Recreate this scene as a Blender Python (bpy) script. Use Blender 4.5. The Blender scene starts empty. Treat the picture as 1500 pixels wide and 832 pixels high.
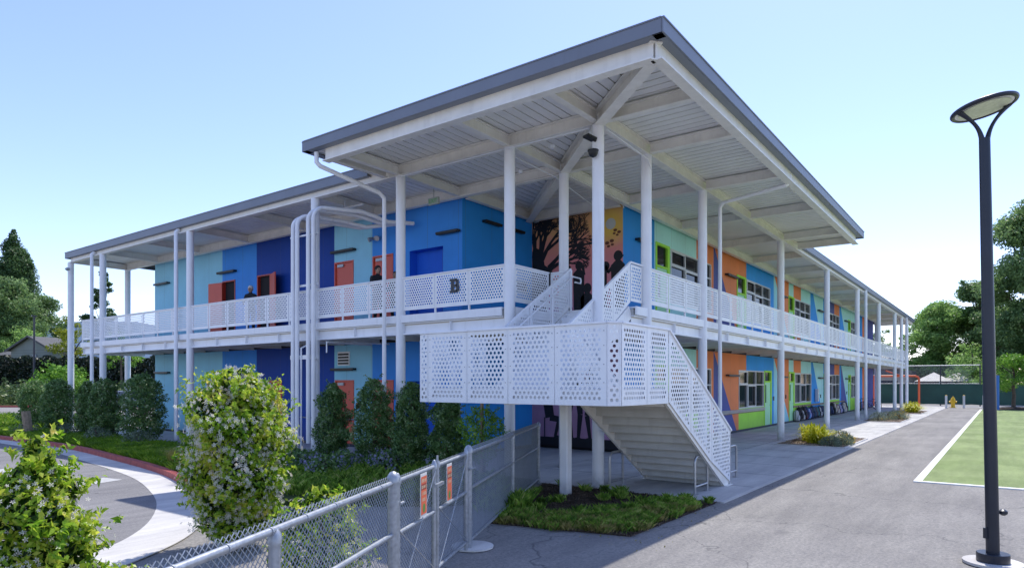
import bpy, bmesh, math, random
import numpy as np
from mathutils import Vector, Matrix, Quaternion
from mathutils.geometry import delaunay_2d_cdt
random.seed(7); RNG = np.random.default_rng(7)
sc = bpy.context.scene
COL = sc.collection
R = math.radians

# ------------------------------------------------------------------ camera
F_PX, HY, AZ = 975.4, 561.0, 0.6368
CAMX, CAMY, CAMZ = -11.9525, -6.6568, 2.1
CA, SA = math.cos(AZ), math.sin(AZ)
cam_d = bpy.data.cameras.new('camera'); cam = bpy.data.objects.new('camera', cam_d); COL.objects.link(cam)
cam.location = (CAMX, CAMY, CAMZ)
cam.rotation_euler = (R(90), 0, AZ - R(90))
cam_d.sensor_width = 36; cam_d.lens = 36 * F_PX / 1500
cam_d.shift_y = (HY - 416) / 1500
cam_d.clip_end = 6000; cam_d.clip_start = 0.05
sc.camera = cam

def at(px, d, y=None):
    "world point seen at photo column px at depth d (layout planning only)"
    r = (px - 750) / F_PX * d
    return (CAMX + d * CA + r * SA, CAMY + d * SA - r * CA, 0 if y is None else CAMZ - (y - HY) / F_PX * d)

# ------------------------------------------------------------------ materials
def nt(name):
    m = bpy.data.materials.new(name); m.use_nodes = True
    t = m.node_tree; b = t.nodes['Principled BSDF']
    return m, t, b
def srgb(h):
    h = h.lstrip('#'); v = [int(h[i:i+2], 16) / 255 for i in (0, 2, 4)]
    return tuple(x / 12.92 if x <= .04045 else ((x + .055) / 1.055) ** 2.4 for x in v)
def paint(name, col, rough=.5, var=.08, scale=3, bump=0., bscale=60, metal=0, spec=.5, dirt=0.):
    "painted or mineral surface with slight tone variation"
    if isinstance(col, str): col = srgb(col)
    m, t, b = nt(name); N = t.nodes; L = t.links
    tc = N.new('ShaderNodeTexCoord')
    n = N.new('ShaderNodeTexNoise'); n.inputs['Scale'].default_value = scale; n.inputs['Detail'].default_value = 6
    L.new(tc.outputs['Object'], n.inputs['Vector'])
    rp = N.new('ShaderNodeValToRGB')
    rp.color_ramp.elements[0].position = .3; rp.color_ramp.elements[1].position = .7
    rp.color_ramp.elements[0].color = (*[c * (1 - var) for c in col], 1)
    rp.color_ramp.elements[1].color = (*[min(1, c * (1 + var)) for c in col], 1)
    L.new(n.outputs['Fac'], rp.inputs['Fac'])
    out = rp.outputs['Color']
    if dirt:
        mp = N.new('ShaderNodeMapping'); mp.inputs['Scale'].default_value = (7, 7, .6)
        L.new(tc.outputs['Object'], mp.inputs['Vector'])
        n3 = N.new('ShaderNodeTexNoise'); n3.inputs['Scale'].default_value = 1.3; n3.inputs['Detail'].default_value = 8
        L.new(mp.outputs['Vector'], n3.inputs['Vector'])
        r3 = N.new('ShaderNodeValToRGB'); r3.color_ramp.elements[0].position = .55; r3.color_ramp.elements[1].position = .8
        r3.color_ramp.elements[0].color = (0, 0, 0, 1); r3.color_ramp.elements[1].color = (dirt, dirt, dirt, 1)
        L.new(n3.outputs['Fac'], r3.inputs['Fac'])
        mx = N.new('ShaderNodeMixRGB'); L.new(r3.outputs['Color'], mx.inputs['Fac']); L.new(out, mx.inputs['Color1'])
        mx.inputs['Color2'].default_value = (col[0] * .55, col[1] * .52, col[2] * .48, 1); out = mx.outputs['Color']
    L.new(out, b.inputs['Base Color'])
    b.inputs['Roughness'].default_value = rough; b.inputs['Metallic'].default_value = metal
    b.inputs['Specular IOR Level'].default_value = spec
    if bump:
        n2 = N.new('ShaderNodeTexNoise'); n2.inputs['Scale'].default_value = bscale; n2.inputs['Detail'].default_value = 5
        L.new(tc.outputs['Object'], n2.inputs['Vector'])
        bp = N.new('ShaderNodeBump'); bp.inputs['Strength'].default_value = bump; bp.inputs['Distance'].default_value = .01
        L.new(n2.outputs['Fac'], bp.inputs['Height']); L.new(bp.outputs['Normal'], b.inputs['Normal'])
    return m
def leafmat(name, stops, transl=.3, rough=.45, patch=3., pw=.55):
    m, t, b = nt(name); N = t.nodes; L = t.links
    g = N.new('ShaderNodeNewGeometry')
    rp = N.new('ShaderNodeValToRGB'); cr = rp.color_ramp
    while len(cr.elements) < len(stops): cr.elements.new(.5)
    for e, (p, c) in zip(cr.elements, stops):
        e.position = p; e.color = (*(srgb(c) if isinstance(c, str) else c), 1)
    tc = N.new('ShaderNodeTexCoord'); nz = N.new('ShaderNodeTexNoise'); nz.inputs['Scale'].default_value = patch; nz.inputs['Detail'].default_value = 4
    L.new(tc.outputs['Object'], nz.inputs['Vector'])
    st = N.new('ShaderNodeMapRange'); st.inputs['From Min'].default_value = .33; st.inputs['From Max'].default_value = .67; L.new(nz.outputs['Fac'], st.inputs['Value'])
    bl_ = N.new('ShaderNodeMixRGB'); bl_.inputs['Fac'].default_value = pw; L.new(g.outputs['Random Per Island'], bl_.inputs['Color1']); L.new(st.outputs['Result'], bl_.inputs['Color2'])
    L.new(bl_.outputs['Color'], rp.inputs['Fac'])
    L.new(rp.outputs['Color'], b.inputs['Base Color']); b.inputs['Roughness'].default_value = rough
    b.inputs['Specular IOR Level'].default_value = .35
    tr = N.new('ShaderNodeBsdfTranslucent'); L.new(rp.outputs['Color'], tr.inputs['Color'])
    mx = N.new('ShaderNodeMixShader'); mx.inputs['Fac'].default_value = transl
    L.new(b.outputs['BSDF'], mx.inputs[1]); L.new(tr.outputs['BSDF'], mx.inputs[2])
    L.new(mx.outputs['Shader'], N['Material Output'].inputs['Surface'])
    return m
def ground_mat(name, c1, c2, fine=90, big=.35, rough=.9, bump=.4, speck=.35, crack=False):
    m, t, b = nt(name); N = t.nodes; L = t.links
    tc = N.new('ShaderNodeTexCoord')
    a = N.new('ShaderNodeTexNoise'); a.inputs['Scale'].default_value = big; a.inputs['Detail'].default_value = 7; a.inputs['Roughness'].default_value = .6
    f = N.new('ShaderNodeTexNoise'); f.inputs['Scale'].default_value = fine; f.inputs['Detail'].default_value = 3
    L.new(tc.outputs['Object'], a.inputs['Vector']); L.new(tc.outputs['Object'], f.inputs['Vector'])
    rp = N.new('ShaderNodeValToRGB'); rp.color_ramp.elements[0].position = .35; rp.color_ramp.elements[1].position = .65
    rp.color_ramp.elements[0].color = (*c1, 1); rp.color_ramp.elements[1].color = (*c2, 1)
    L.new(a.outputs['Fac'], rp.inputs['Fac'])
    r2 = N.new('ShaderNodeValToRGB'); r2.color_ramp.elements[0].position = .3; r2.color_ramp.elements[1].position = .7
    r2.color_ramp.elements[0].color = (1 - speck,) * 3 + (1,); r2.color_ramp.elements[1].color = (1, 1, 1, 1)
    L.new(f.outputs['Fac'], r2.inputs['Fac'])
    mx = N.new('ShaderNodeMixRGB'); mx.blend_type = 'MULTIPLY'; mx.inputs['Fac'].default_value = 1
    L.new(rp.outputs['Color'], mx.inputs['Color1']); L.new(r2.outputs['Color'], mx.inputs['Color2'])
    out = mx.outputs['Color']
    if crack:
        # streaky stains and darker patches
        mp = N.new('ShaderNodeMapping'); mp.inputs['Scale'].default_value = (.25, 1.6, 1)
        L.new(tc.outputs['Object'], mp.inputs['Vector'])
        s = N.new('ShaderNodeTexNoise'); s.inputs['Scale'].default_value = 1.2; s.inputs['Detail'].default_value = 9; s.inputs['Roughness'].default_value = .7
        L.new(mp.outputs['Vector'], s.inputs['Vector'])
        r3 = N.new('ShaderNodeValToRGB'); r3.color_ramp.elements[0].position = .4; r3.color_ramp.elements[1].position = .62
        r3.color_ramp.elements[0].color = (.72, .72, .74, 1); r3.color_ramp.elements[1].color = (1, 1, 1, 1)
        L.new(s.outputs['Fac'], r3.inputs['Fac'])
        m2 = N.new('ShaderNodeMixRGB'); m2.blend_type = 'MULTIPLY'; m2.inputs['Fac'].default_value = .8
        L.new(out, m2.inputs['Color1']); L.new(r3.outputs['Color'], m2.inputs['Color2']); out = m2.outputs['Color']
    if crack == 'asphalt':
        def mixc(fac, col, cur):
            q = N.new('ShaderNodeMixRGB'); L.new(fac, q.inputs['Fac']); L.new(cur, q.inputs['Color1']); q.inputs['Color2'].default_value = (*col, 1); return q.outputs['Color']
        def ramp(src, p0, p1, v0, v1):
            q = N.new('ShaderNodeValToRGB'); q.color_ramp.elements[0].position = p0; q.color_ramp.elements[1].position = p1
            q.color_ramp.elements[0].color = (v0,)*3+(1,); q.color_ramp.elements[1].color = (v1,)*3+(1,); L.new(src, q.inputs['Fac']); return q.outputs['Color']
        # pale aggregate, dark aggregate
        v = N.new('ShaderNodeTexVoronoi'); v.inputs['Scale'].default_value = 38; L.new(tc.outputs['Object'], v.inputs['Vector'])
        out = mixc(ramp(v.outputs['Distance'], .06, .2, .75, 0), (.62,.6,.57), out)
        n4 = N.new('ShaderNodeTexNoise'); n4.inputs['Scale'].default_value = 26; n4.inputs['Detail'].default_value = 4; L.new(tc.outputs['Object'], n4.inputs['Vector'])
        out = mixc(ramp(n4.outputs['Fac'], .36, .56, .45, 0), (.12,.12,.13), out)
        # hairline cracks on distorted cells, shown only in places
        wn = N.new('ShaderNodeTexNoise'); wn.inputs['Scale'].default_value = 1.3; wn.inputs['Detail'].default_value = 5; L.new(tc.outputs['Object'], wn.inputs['Vector'])
        ad = N.new('ShaderNodeVectorMath'); ad.operation = 'MULTIPLY_ADD'; ad.inputs[1].default_value = (1.3,1.3,0); L.new(wn.outputs['Color'], ad.inputs[0]); L.new(tc.outputs['Object'], ad.inputs[2])
        vc = N.new('ShaderNodeTexVoronoi'); vc.feature = 'DISTANCE_TO_EDGE'; vc.inputs['Scale'].default_value = .22; L.new(ad.outputs[0], vc.inputs['Vector'])
        out = mixc(ramp(vc.outputs['Distance'], .0012, .0035, .7, 0), (.07,.07,.075), out)
        # oil spots
        vs2 = N.new('ShaderNodeTexVoronoi'); vs2.inputs['Scale'].default_value = .7; L.new(ad.outputs[0], vs2.inputs['Vector'])
        out = mixc(ramp(vs2.outputs['Distance'], .03, .13, .45, 0), (.09,.09,.095), out)
    L.new(out, b.inputs['Base Color']); b.inputs['Roughness'].default_value = rough; b.inputs['Specular IOR Level'].default_value = .25
    bp = N.new('ShaderNodeBump'); bp.inputs['Strength'].default_value = bump; bp.inputs['Distance'].default_value = .01
    L.new(f.outputs['Fac'], bp.inputs['Height']); L.new(bp.outputs['Normal'], b.inputs['Normal'])
    return m

M = {}
M['white'] = paint('white_paint', (.86, .87, .89), .38, .04, 2.5, dirt=.25)
def foot_grime(m, h=.35):
    t = m.node_tree; N = t.nodes; L = t.links; b = N['Principled BSDF']; src = b.inputs['Base Color'].links[0].from_socket
    tc = N.new('ShaderNodeTexCoord'); sp = N.new('ShaderNodeSeparateXYZ'); L.new(tc.outputs['Object'], sp.inputs[0])
    mr = N.new('ShaderNodeMapRange'); mr.inputs['From Min'].default_value = h; mr.inputs['From Max'].default_value = 0; L.new(sp.outputs['Z'], mr.inputs['Value'])
    nz = N.new('ShaderNodeTexNoise'); nz.inputs['Scale'].default_value = 9; nz.inputs['Detail'].default_value = 6; L.new(tc.outputs['Object'], nz.inputs['Vector'])
    mu = N.new('ShaderNodeMath'); mu.operation = 'MULTIPLY'; L.new(mr.outputs['Result'], mu.inputs[0]); L.new(nz.outputs['Fac'], mu.inputs[1])
    mx = N.new('ShaderNodeMixRGB'); L.new(mu.outputs[0], mx.inputs['Fac']); L.new(src, mx.inputs['Color1']); mx.inputs['Color2'].default_value = (.16, .13, .10, 1); L.new(mx.outputs['Color'], b.inputs['Base Color'])
foot_grime(M['white'])
M['white2'] = paint('white_paint_panel', (.87, .88, .89), .4, .04, 4, dirt=.12)
M['deckwhite'] = paint('ceiling_paint', (.84, .83, .80), .5, .05, 1.5)
M['beam'] = paint('beam_paint', (.86, .83, .76), .45, .07, 3, dirt=.2)
M['groove'] = paint('groove_dark', (.06, .06, .06), .8)
M['fascia'] = paint('fascia_metal', (.19, .21, .25), .45, .06, 1.2, metal=.0, dirt=.15)
M['rooftop'] = paint('roof_membrane', (.5, .5, .5), .8)
M['stepgrey'] = paint('step_steel', (.58, .57, .54), .5, .10, 2, dirt=.3)
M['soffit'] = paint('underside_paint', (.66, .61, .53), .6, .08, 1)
M['curbdark'] = paint('wall_base', (.05, .055, .07), .8, .2)
for k, c in dict(sky_l='#97d8f0', blue_l='#3a8ee2', navy_l='#0c3c90', mint='#b4ebea', orange='#f08a52', blue_r='#2196e8',
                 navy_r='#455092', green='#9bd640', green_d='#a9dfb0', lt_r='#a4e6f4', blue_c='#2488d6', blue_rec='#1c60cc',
                 red='#d8553f').items():
    c = srgb(c); k_s = min(1.22, .86 / max(c)); c = tuple(v*k_s + .003 for v in c)
    m_ = M[k] = paint('wall_' + k, c, .62, .07, .8, bump=.12, bscale=25, spec=.3, dirt=.14)
    # panel joints every 1.22 m and grime towards the foot of each storey
    t = m_.node_tree; N = t.nodes; L = t.links; b = N['Principled BSDF']; src = b.inputs['Base Color'].links[0].from_socket
    tc = N.new('ShaderNodeTexCoord'); sp = N.new('ShaderNodeSeparateXYZ'); L.new(tc.outputs['Object'], sp.inputs[0])
    def mth(op, a, b_=None):
        q = N.new('ShaderNodeMath'); q.operation = op
        for i, v in enumerate((a, b_)):
            if v is None: continue
            if isinstance(v, (int, float)): q.inputs[i].default_value = v
            else: L.new(v, q.inputs[i])
        return q.outputs[0]
    fr = mth('FRACT', mth('MULTIPLY', mth('ADD', mth('ADD', sp.outputs['X'], sp.outputs['Y']), 200.3), 1/1.22))
    ln = mth('LESS_THAN', fr, .012)
    nz = N.new('ShaderNodeTexNoise'); nz.inputs['Scale'].default_value = 2.2; nz.inputs['Detail'].default_value = 6; L.new(tc.outputs['Object'], nz.inputs['Vector'])
    zf = mth('SUBTRACT', 1.0, mth('MULTIPLY', mth('FRACT', mth('MULTIPLY', sp.outputs['Z'], 1/3.75)), 4.5))
    gr = mth('MULTIPLY', mth('MAXIMUM', zf, 0.0), mth('MULTIPLY', nz.outputs['Fac'], .55))
    fac = mth('MAXIMUM', mth('MULTIPLY', ln, .38), gr)
    mx = N.new('ShaderNodeMixRGB'); L.new(fac, mx.inputs['Fac']); L.new(src, mx.inputs['Color1']); mx.inputs['Color2'].default_value = (.10, .10, .10, 1); L.new(mx.outputs['Color'], b.inputs['Base Color'])
M['reddoor'] = paint('red_door_paint', '#d6553f', .4, .06, 2)
M['redframe'] = paint('red_frame_paint', '#b03529', .4, .06, 2)
M['glass'] = paint('dark_window_glass', (.012, .016, .022), .06, .3, .6, spec=.35)
M['alu'] = paint('window_aluminium', (.62, .64, .66), .35, .04, 3)
M['black'] = paint('black_metal', (.012, .013, .016), .4, .2, 5)
M['lampblack'] = paint('dark_navy_pole_paint', (.014, .019, .032), .35, .15, 3)
M['dark'] = paint('dark_interior', (.02, .02, .022), .9)
M['galv'] = paint('galvanised_steel', (.36, .385, .42), .42, .2, 22, metal=.55, bump=.1, bscale=80)
M['wire'] = paint('galvanised_wire', (.33, .36, .40), .45, .1, 10, metal=.4)
M['steel'] = paint('steel_hoop', (.42, .43, .45), .35, .1, 10, metal=.7)
M['concrete'] = ground_mat('walkway_concrete', (.52, .51, .49), (.62, .61, .58), 55, .5, .85, .2, .12, True)
M['gutter'] = ground_mat('gutter_concrete', (.60, .58, .55), (.72, .70, .66), 60, .8, .85, .25, .12, True)
M['asphalt'] = ground_mat('asphalt', (.31, .295, .272), (.40, .38, .35), 130, .3, .92, .6, .3, 'asphalt')
M['asphalt2'] = ground_mat('older_asphalt', (.28, .272, .268), (.34, .33, .325), 130, .3, .92, .6, .3, 'asphalt')
M['soil'] = ground_mat('bed_soil', (.035, .025, .018), (.09, .065, .045), 40, 2, .95, .9, .6)
M['grassbase'] = ground_mat('grass_soil', (.05, .075, .02), (.09, .12, .03), 60, 1.5, .95, .9, .5)
M['gravel'] = ground_mat('gravel', (.30, .22, .16), (.42, .34, .27), 45, 3, .95, 1, .55)
M['turf'] = ground_mat('artificial_turf', (.27, .36, .13), (.38, .47, .20), 90, .5, .9, .9, .5, True)
M['whiteline'] = paint('line_paint', (.75, .76, .74), .7, .05, 8)
M['whiteline_old'] = paint('worn_line_paint', (.45, .45, .44), .8, .15, 8)
M['redcurb'] = paint('red_curb_paint', (.36, .07, .06), .7, .25, 6, dirt=.4)
M['wood'] = paint('weathered_wood', (.30, .23, .16), .85, .25, 12, bump=.4)
M['bark'] = paint('bark', (.11, .085, .065), .95, .35, 9, bump=.9, bscale=25)
M['greenscreen'] = paint('green_privacy_screen', (.02, .075, .06), .7, .25, .6)
M['orangepaint'] = paint('orange_steel_paint', (.75, .13, .04), .4, .06, 3)
M['yellow'] = paint('yellow_paint', (.75, .48, .02), .4, .08, 4)
M['bluepost'] = paint('blue_post_paint', (.03, .16, .5), .4, .08, 4)
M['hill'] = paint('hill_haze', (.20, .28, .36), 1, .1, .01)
M['shedwall'] = paint('shed_wall', (.22, .25, .22), .8, .05, 1)
M['shedroof'] = paint('shed_roof_shingle', (.10, .10, .10), .9, .2, 5)
M['skin'] = paint('skin', (.42, .25, .17), .6); M['hair'] = paint('hair', (.012, .009, .008), .6)
M['shirt'] = paint('black_shirt', (.015, .016, .02), .85); M['cap'] = paint('pale_cap', (.6, .6, .58), .8)
M['tan'] = paint('tan_wall', (.45, .40, .33), .8); M['brown'] = paint('brown_brick', (.16, .09, .07), .9)
M['canvas'] = paint('tent_canvas', (.7, .66, .6), .8)
M['signred'] = paint('sign_orange', (.78, .16, .07), .5, .03); M['signdark'] = paint('sign_dark_red', (.38, .05, .03), .5, .03)
M['signwhite'] = paint('sign_white', (.72, .70, .66), .5, .03); M['signink'] = paint('sign_ink', (.80, .66, .42), .5, .03)
M['signgreen'] = paint('sign_green', (.12, .28, .06), .5, .1)
M['exitgreen'] = paint('exit_letter_green', (.10, .42, .12), .5); M['exitbox'] = paint('exit_sign_housing', (.35, .40, .36), .4)
M['silh'] = paint('mural_black', (.010, .010, .014), .6, .2); M['sun'] = paint('mural_sun', (.60, .62, .55), .6, .05)
M['butter'] = paint('mural_butterfly', (.16, .05, .02), .6); M['purple'] = paint('mural_purple', (.13, .12, .45), .6)
M['lens'] = paint('lamp_diffuser', (.74, .80, .58), .5, .08, 20)
M['tyre'] = paint('tyre_rubber', (.02, .02, .02), .8); M['carblue'] = paint('blue_car_paint', (.02, .07, .2), .2); M['carwhite'] = paint('white_car_paint', (.7, .7, .7), .2)
M['carsilver'] = paint('silver_car_paint', (.35, .38, .42), .2, metal=.4)

# ------------------------------------------------------------------ mesh builder
class MB:
    def __init__(s): s.v = []; s.f = []; s.m = []; s.cm = 0
    def add(s, vs, fs):
        o = len(s.v); s.v += [tuple(v) for v in vs]; s.f += [tuple(i + o for i in f) for f in fs]; s.m += [s.cm] * len(fs); return s
    def box(s, x0, x1, y0, y1, z0, z1):
        if x0 > x1: x0, x1 = x1, x0
        if y0 > y1: y0, y1 = y1, y0
        if z0 > z1: z0, z1 = z1, z0
        return s.add([(x0,y0,z0),(x1,y0,z0),(x1,y1,z0),(x0,y1,z0),(x0,y0,z1),(x1,y0,z1),(x1,y1,z1),(x0,y1,z1)],
                     [(0,3,2,1),(4,5,6,7),(0,1,5,4),(1,2,6,5),(2,3,7,6),(3,0,4,7)])
    def obox(s, p0, p1, w, h, up=(0,0,1), dw=0, dh=0):
        "box along p0-p1, w sideways, h along up, offset by dw, dh"
        p0, p1 = Vector(p0), Vector(p1); d = (p1 - p0).normalized(); up = Vector(up)
        sd = d.cross(up).normalized(); u = sd.cross(d).normalized()
        o = sd * dw + u * dh; vs = []
        for p in (p0, p1):
            for a, b in ((-1,-1),(1,-1),(1,1),(-1,1)): vs.append(p + o + sd * (a * w / 2) + u * (b * h / 2))
        return s.add(vs, [(0,1,2,3),(7,6,5,4),(0,4,5,1),(1,5,6,2),(2,6,7,3),(3,7,4,0)])
    def ibeam(s, p0, p1, h=.28, w=.2, t=.025, wt=.015):
        "I section hanging with its underside on p0-p1"
        s.obox(p0, p1, w, t, dh=t/2); s.obox(p0, p1, w, t, dh=h - t/2); s.obox(p0, p1, wt, h - 2*t, dh=h/2); return s
    def tube(s, pts, r, n=10, caps=True, closed=False):
        pts = [Vector(p) for p in pts]; rr = r if isinstance(r, (list, tuple)) else [r] * len(pts)
        vs = []; fs = []; prev = None; K = len(pts)
        for i, p in enumerate(pts):
            if closed: d = (pts[(i+1) % K] - pts[i-1]).normalized()
            elif i == 0: d = (pts[1] - p).normalized()
            elif i == K-1: d = (p - pts[i-1]).normalized()
            else: d = ((pts[i+1] - p).normalized() + (p - pts[i-1]).normalized()).normalized()
            if prev is None:
                a = Vector((0,0,1)) if abs(d.z) < .9 else Vector((1,0,0)); e = d.cross(a).normalized()
            else: e = (prev - d * prev.dot(d)).normalized()
            prev = e; g = d.cross(e)
            for k in range(n):
                th = 2*math.pi*k/n; vs.append(p + (e*math.cos(th) + g*math.sin(th)) * rr[i])
        for i in range(K if closed else K-1):
            j = (i+1) % K
            for k in range(n):
                fs.append((i*n+k, i*n+(k+1)%n, j*n+(k+1)%n, j*n+k))
        if caps and not closed: fs += [tuple(range(n))[::-1], tuple((K-1)*n+k for k in range(n))]
        return s.add(vs, fs)
    def cyl(s, x, y, z0, z1, r, n=24): return s.tube([(x,y,z0),(x,y,z1)], r, n)
    def lathe(s, c, prof, n=20):
        vs = []; fs = []
        for (r, z) in prof:
            for k in range(n): vs.append((c[0]+r*math.cos(2*math.pi*k/n), c[1]+r*math.sin(2*math.pi*k/n), c[2]+z))
        for i in range(len(prof)-1):
            for k in range(n): fs.append((i*n+k, i*n+(k+1)%n, (i+1)*n+(k+1)%n, (i+1)*n+k))
        fs += [tuple(range(n))[::-1], tuple((len(prof)-1)*n+k for k in range(n))]
        return s.add(vs, fs)
    def prism(s, poly, z0, z1):
        n = len(poly); a = sum(poly[i][0]*poly[(i+1)%n][1]-poly[(i+1)%n][0]*poly[i][1] for i in range(n))
        if a < 0: poly = poly[::-1]
        return s.add([(x,y,z0) for x,y in poly]+[(x,y,z1) for x,y in poly],
                     [tuple(range(n))[::-1], tuple(range(n,2*n))]+[(i,(i+1)%n,n+(i+1)%n,n+i) for i in range(n)])
    def build(s, name, mats, parent=None, smooth=False, origin=(0,0,0), bevel=0, world=True):
        "mesh object; vertices are world coordinates unless world=False"
        me = bpy.data.meshes.new(name)
        o = Vector(origin)
        if parent is not None and world:
            base = parent; off = Vector((0,0,0))
            while base is not None: off += base.location; base = base.parent
            o = off
        me.from_pydata([tuple(Vector(v) - o) for v in s.v] if world else s.v, [], s.f)
        if not isinstance(mats, (list, tuple)): mats = [mats]
        for m_ in mats: me.materials.append(m_)
        if len(mats) > 1: me.polygons.foreach_set('material_index', s.m)
        if smooth:
            me.shade_smooth()
            try: me.set_sharp_from_angle(angle=R(40))
            except Exception: pass
        me.update()
        ob = bpy.data.objects.new(name, me); COL.objects.link(ob)
        if parent is not None: ob.parent = parent
        elif world: ob.location = o
        if bevel:
            b = ob.modifiers.new('bevel', 'BEVEL'); b.width = bevel; b.segments = 2; b.limit_method = 'ANGLE'; b.angle_limit = R(40)
        return ob
def tag(o, label=None, cat=None, group=None, kind=None):
    if label: o['label'] = label
    if cat: o['category'] = cat
    if group: o['group'] = group
    if kind: o['kind'] = kind
    return o
def thing(name, label, cat, loc=(0,0,0), group=None, rz=0):
    o = bpy.data.objects.new(name, None); COL.objects.link(o); o.location = loc; o.rotation_euler = (0,0,rz)
    o.empty_display_size = .2
    return tag(o, label, cat, group)
def copy_tree(o, parent=None):
    c = o.copy(); COL.objects.link(c)
    if parent is not None: c.parent = parent
    for ch in list(o.children): copy_tree(ch, c)
    return c
def structure(mb, name, m, **k): return tag(mb.build(name, m, **k), kind='structure')
def npmesh(name, V, Fs, mat, parent=None, loc=None, nper=4):
    "fast mesh from numpy arrays; faces all with nper corners"
    me = bpy.data.meshes.new(name); nf = len(Fs)
    me.vertices.add(len(V)); me.vertices.foreach_set('co', np.asarray(V, np.float32).ravel())
    me.loops.add(nf*nper); me.loops.foreach_set('vertex_index', np.asarray(Fs, np.int32).ravel())
    me.polygons.add(nf); me.polygons.foreach_set('loop_start', np.arange(0, nf*nper, nper, dtype=np.int32))
    me.update(calc_edges=True); me.validate()
    for m_ in (mat if isinstance(mat, (list, tuple)) else [mat]): me.materials.append(m_)
    ob = bpy.data.objects.new(name, me); COL.objects.link(ob)
    if parent is not None: ob.parent = parent
    if loc is not None: ob.location = loc
    return ob

# ------------------------------------------------------------------ light
SUN = Vector((.56, .074, 1)).normalized()
el = math.asin(SUN.z); azs = math.atan2(SUN.y, SUN.x)
W = bpy.data.worlds.new('World'); sc.world = W; W.use_nodes = True
wt = W.node_tree; bg = wt.nodes['Background']
sky = wt.nodes.new('ShaderNodeTexSky'); sky.sky_type = 'NISHITA'; sky.sun_disc = False
sky.sun_elevation = el; sky.sun_rotation = math.pi/2 - azs
sky.altitude = 0; sky.air_density = 1.0; sky.dust_density = .35; sky.ozone_density = 3.2
tint = wt.nodes.new('ShaderNodeMixRGB'); tint.blend_type = 'MULTIPLY'; tint.inputs['Fac'].default_value = 1
tint.inputs['Color2'].default_value = (1.02, .925, 1.045, 1)
wt.links.new(sky.outputs['Color'], tint.inputs['Color1']); wt.links.new(tint.outputs['Color'], bg.inputs['Color']); bg.inputs['Strength'].default_value = .262
sl = bpy.data.lights.new('sun', 'SUN'); sl.energy = 5.0; sl.angle = R(.5); sl.color = (1, .955, .88)
so = bpy.data.objects.new('sun', sl); COL.objects.link(so); so.rotation_mode = 'QUATERNION'; so.rotation_quaternion = SUN.to_track_quat('Z', 'Y')
so.location = (0, 0, 40)
sc.view_settings.view_transform = 'Standard'; sc.view_settings.look = 'None'; sc.view_settings.exposure = 0

# ================================================================== GROUND
structure(MB().add([(-1500,-1500,-.01),(2500,-1500,-.01),(2500,2500,-.01),(-1500,2500,-.01)], [(0,1,2,3)]), 'ground', M['asphalt'])
# left service road surface (slightly darker, older)
def curve(pts, n=6):
    "catmull-rom through 2-D points"
    P = [Vector(p) for p in pts]; out = []
    for i in range(len(P)-1):
        a = P[max(i-1,0)]; b = P[i]; c = P[i+1]; d = P[min(i+2,len(P)-1)]
        for k in range(n):
            t = k/n; out.append(.5*((2*b)+(c-a)*t+(2*a-5*b+4*c-d)*t*t+(3*b-a-3*c+d)*t**3))
    out.append(P[-1]); return [(p.x,p.y) for p in out]
curb = curve([(-9.5,44),(-4.6,33),(-3.45,25),(-3.3,17.8),(-3.85,12.7),(-4.45,8.9),(-5.25,6.2),(-6.05,4.35),(-7.1,2.75),(-8.3,1.75),(-10.5,.7),(-14,-.5)], 8)
def offset(poly, d):
    out = []
    for i, p in enumerate(poly):
        a = Vector(poly[max(i-1,0)]); b = Vector(poly[min(i+1,len(poly)-1)]); t = (b-a).normalized(); n = Vector((-t.y, t.x))
        out.append((p[0]+n.x*d, p[1]+n.y*d))
    return out
def ribbon(l1, l2, z, name, m, z2=None, kind='structure'):
    mb = MB(); n = len(l1); z2 = z if z2 is None else z2
    mb.add([(x,y,z) for x,y in l1]+[(x,y,z2) for x,y in l2], [(i,i+1,n+i+1,n+i) for i in range(n-1)])
    o = mb.build(name, m); 
    return tag(o, kind='structure')
# curb runs from far to near; bed lies on its left-hand (+X) side
sgn = 1 if offset(curb, 1)[8][0] > curb[8][0] else -1
g_in = curb; g_out = offset(curb, -sgn*.62)
structure(MB().add([(x,y,.0) for x,y in g_out]+[(-60,-1,.0),(-60,70,.0)], [tuple(range(len(g_out)+2))]), 'service_road', M['asphalt2'])
ribbon(g_in, g_out, .006, 'gutter', M['gutter'])
cin = offset(curb, sgn*.16)
cut = next(i for i, p in enumerate(curb) if p[1] < 4.0)
for a, b, m_, nm in ((0, cut, M['redcurb'], 'red_curb'), (cut-1, len(curb), M['gutter'], 'flush_curb')):
    h = .13 if nm == 'red_curb' else .03
    c1, c2 = curb[a:b], cin[a:b]; n = len(c1)
    mb = MB(); hh = [h if nm == 'red_curb' else max(.012, .13 - .03*i) for i in range(n)]
    if nm == 'red_curb':
        for q in range(1, 6): hh[-q] = .13
    mb.add([(x,y,0) for x,y in c1]+[(x,y,hh[i]) for i,(x,y) in enumerate(c1)]+[(x,y,hh[i]) for i,(x,y) in enumerate(c2)]+[(x,y,0) for x,y in c2],
           [(r*n+i, r*n+i+1, (r+1)*n+i+1, (r+1)*n+i) for r in range(3) for i in range(n-1)])
    structure(mb, nm, m_)
# stop bar and lane marking on the service road
structure(MB().add([(-5.45,9.45,.006),(-5.35,8.75,.006),(-9.4,7.5,.006),(-9.5,8.2,.006)], [(0,1,2,3)]), 'road_marking', M['whiteline_old'])
structure(MB().add([(-5.1,13.3,.006),(-5.0,12.6,.006),(-9.4,11.6,.006),(-9.5,12.3,.006)], [(0,1,2,3)]), 'road_marking', M['whiteline_old'])
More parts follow.
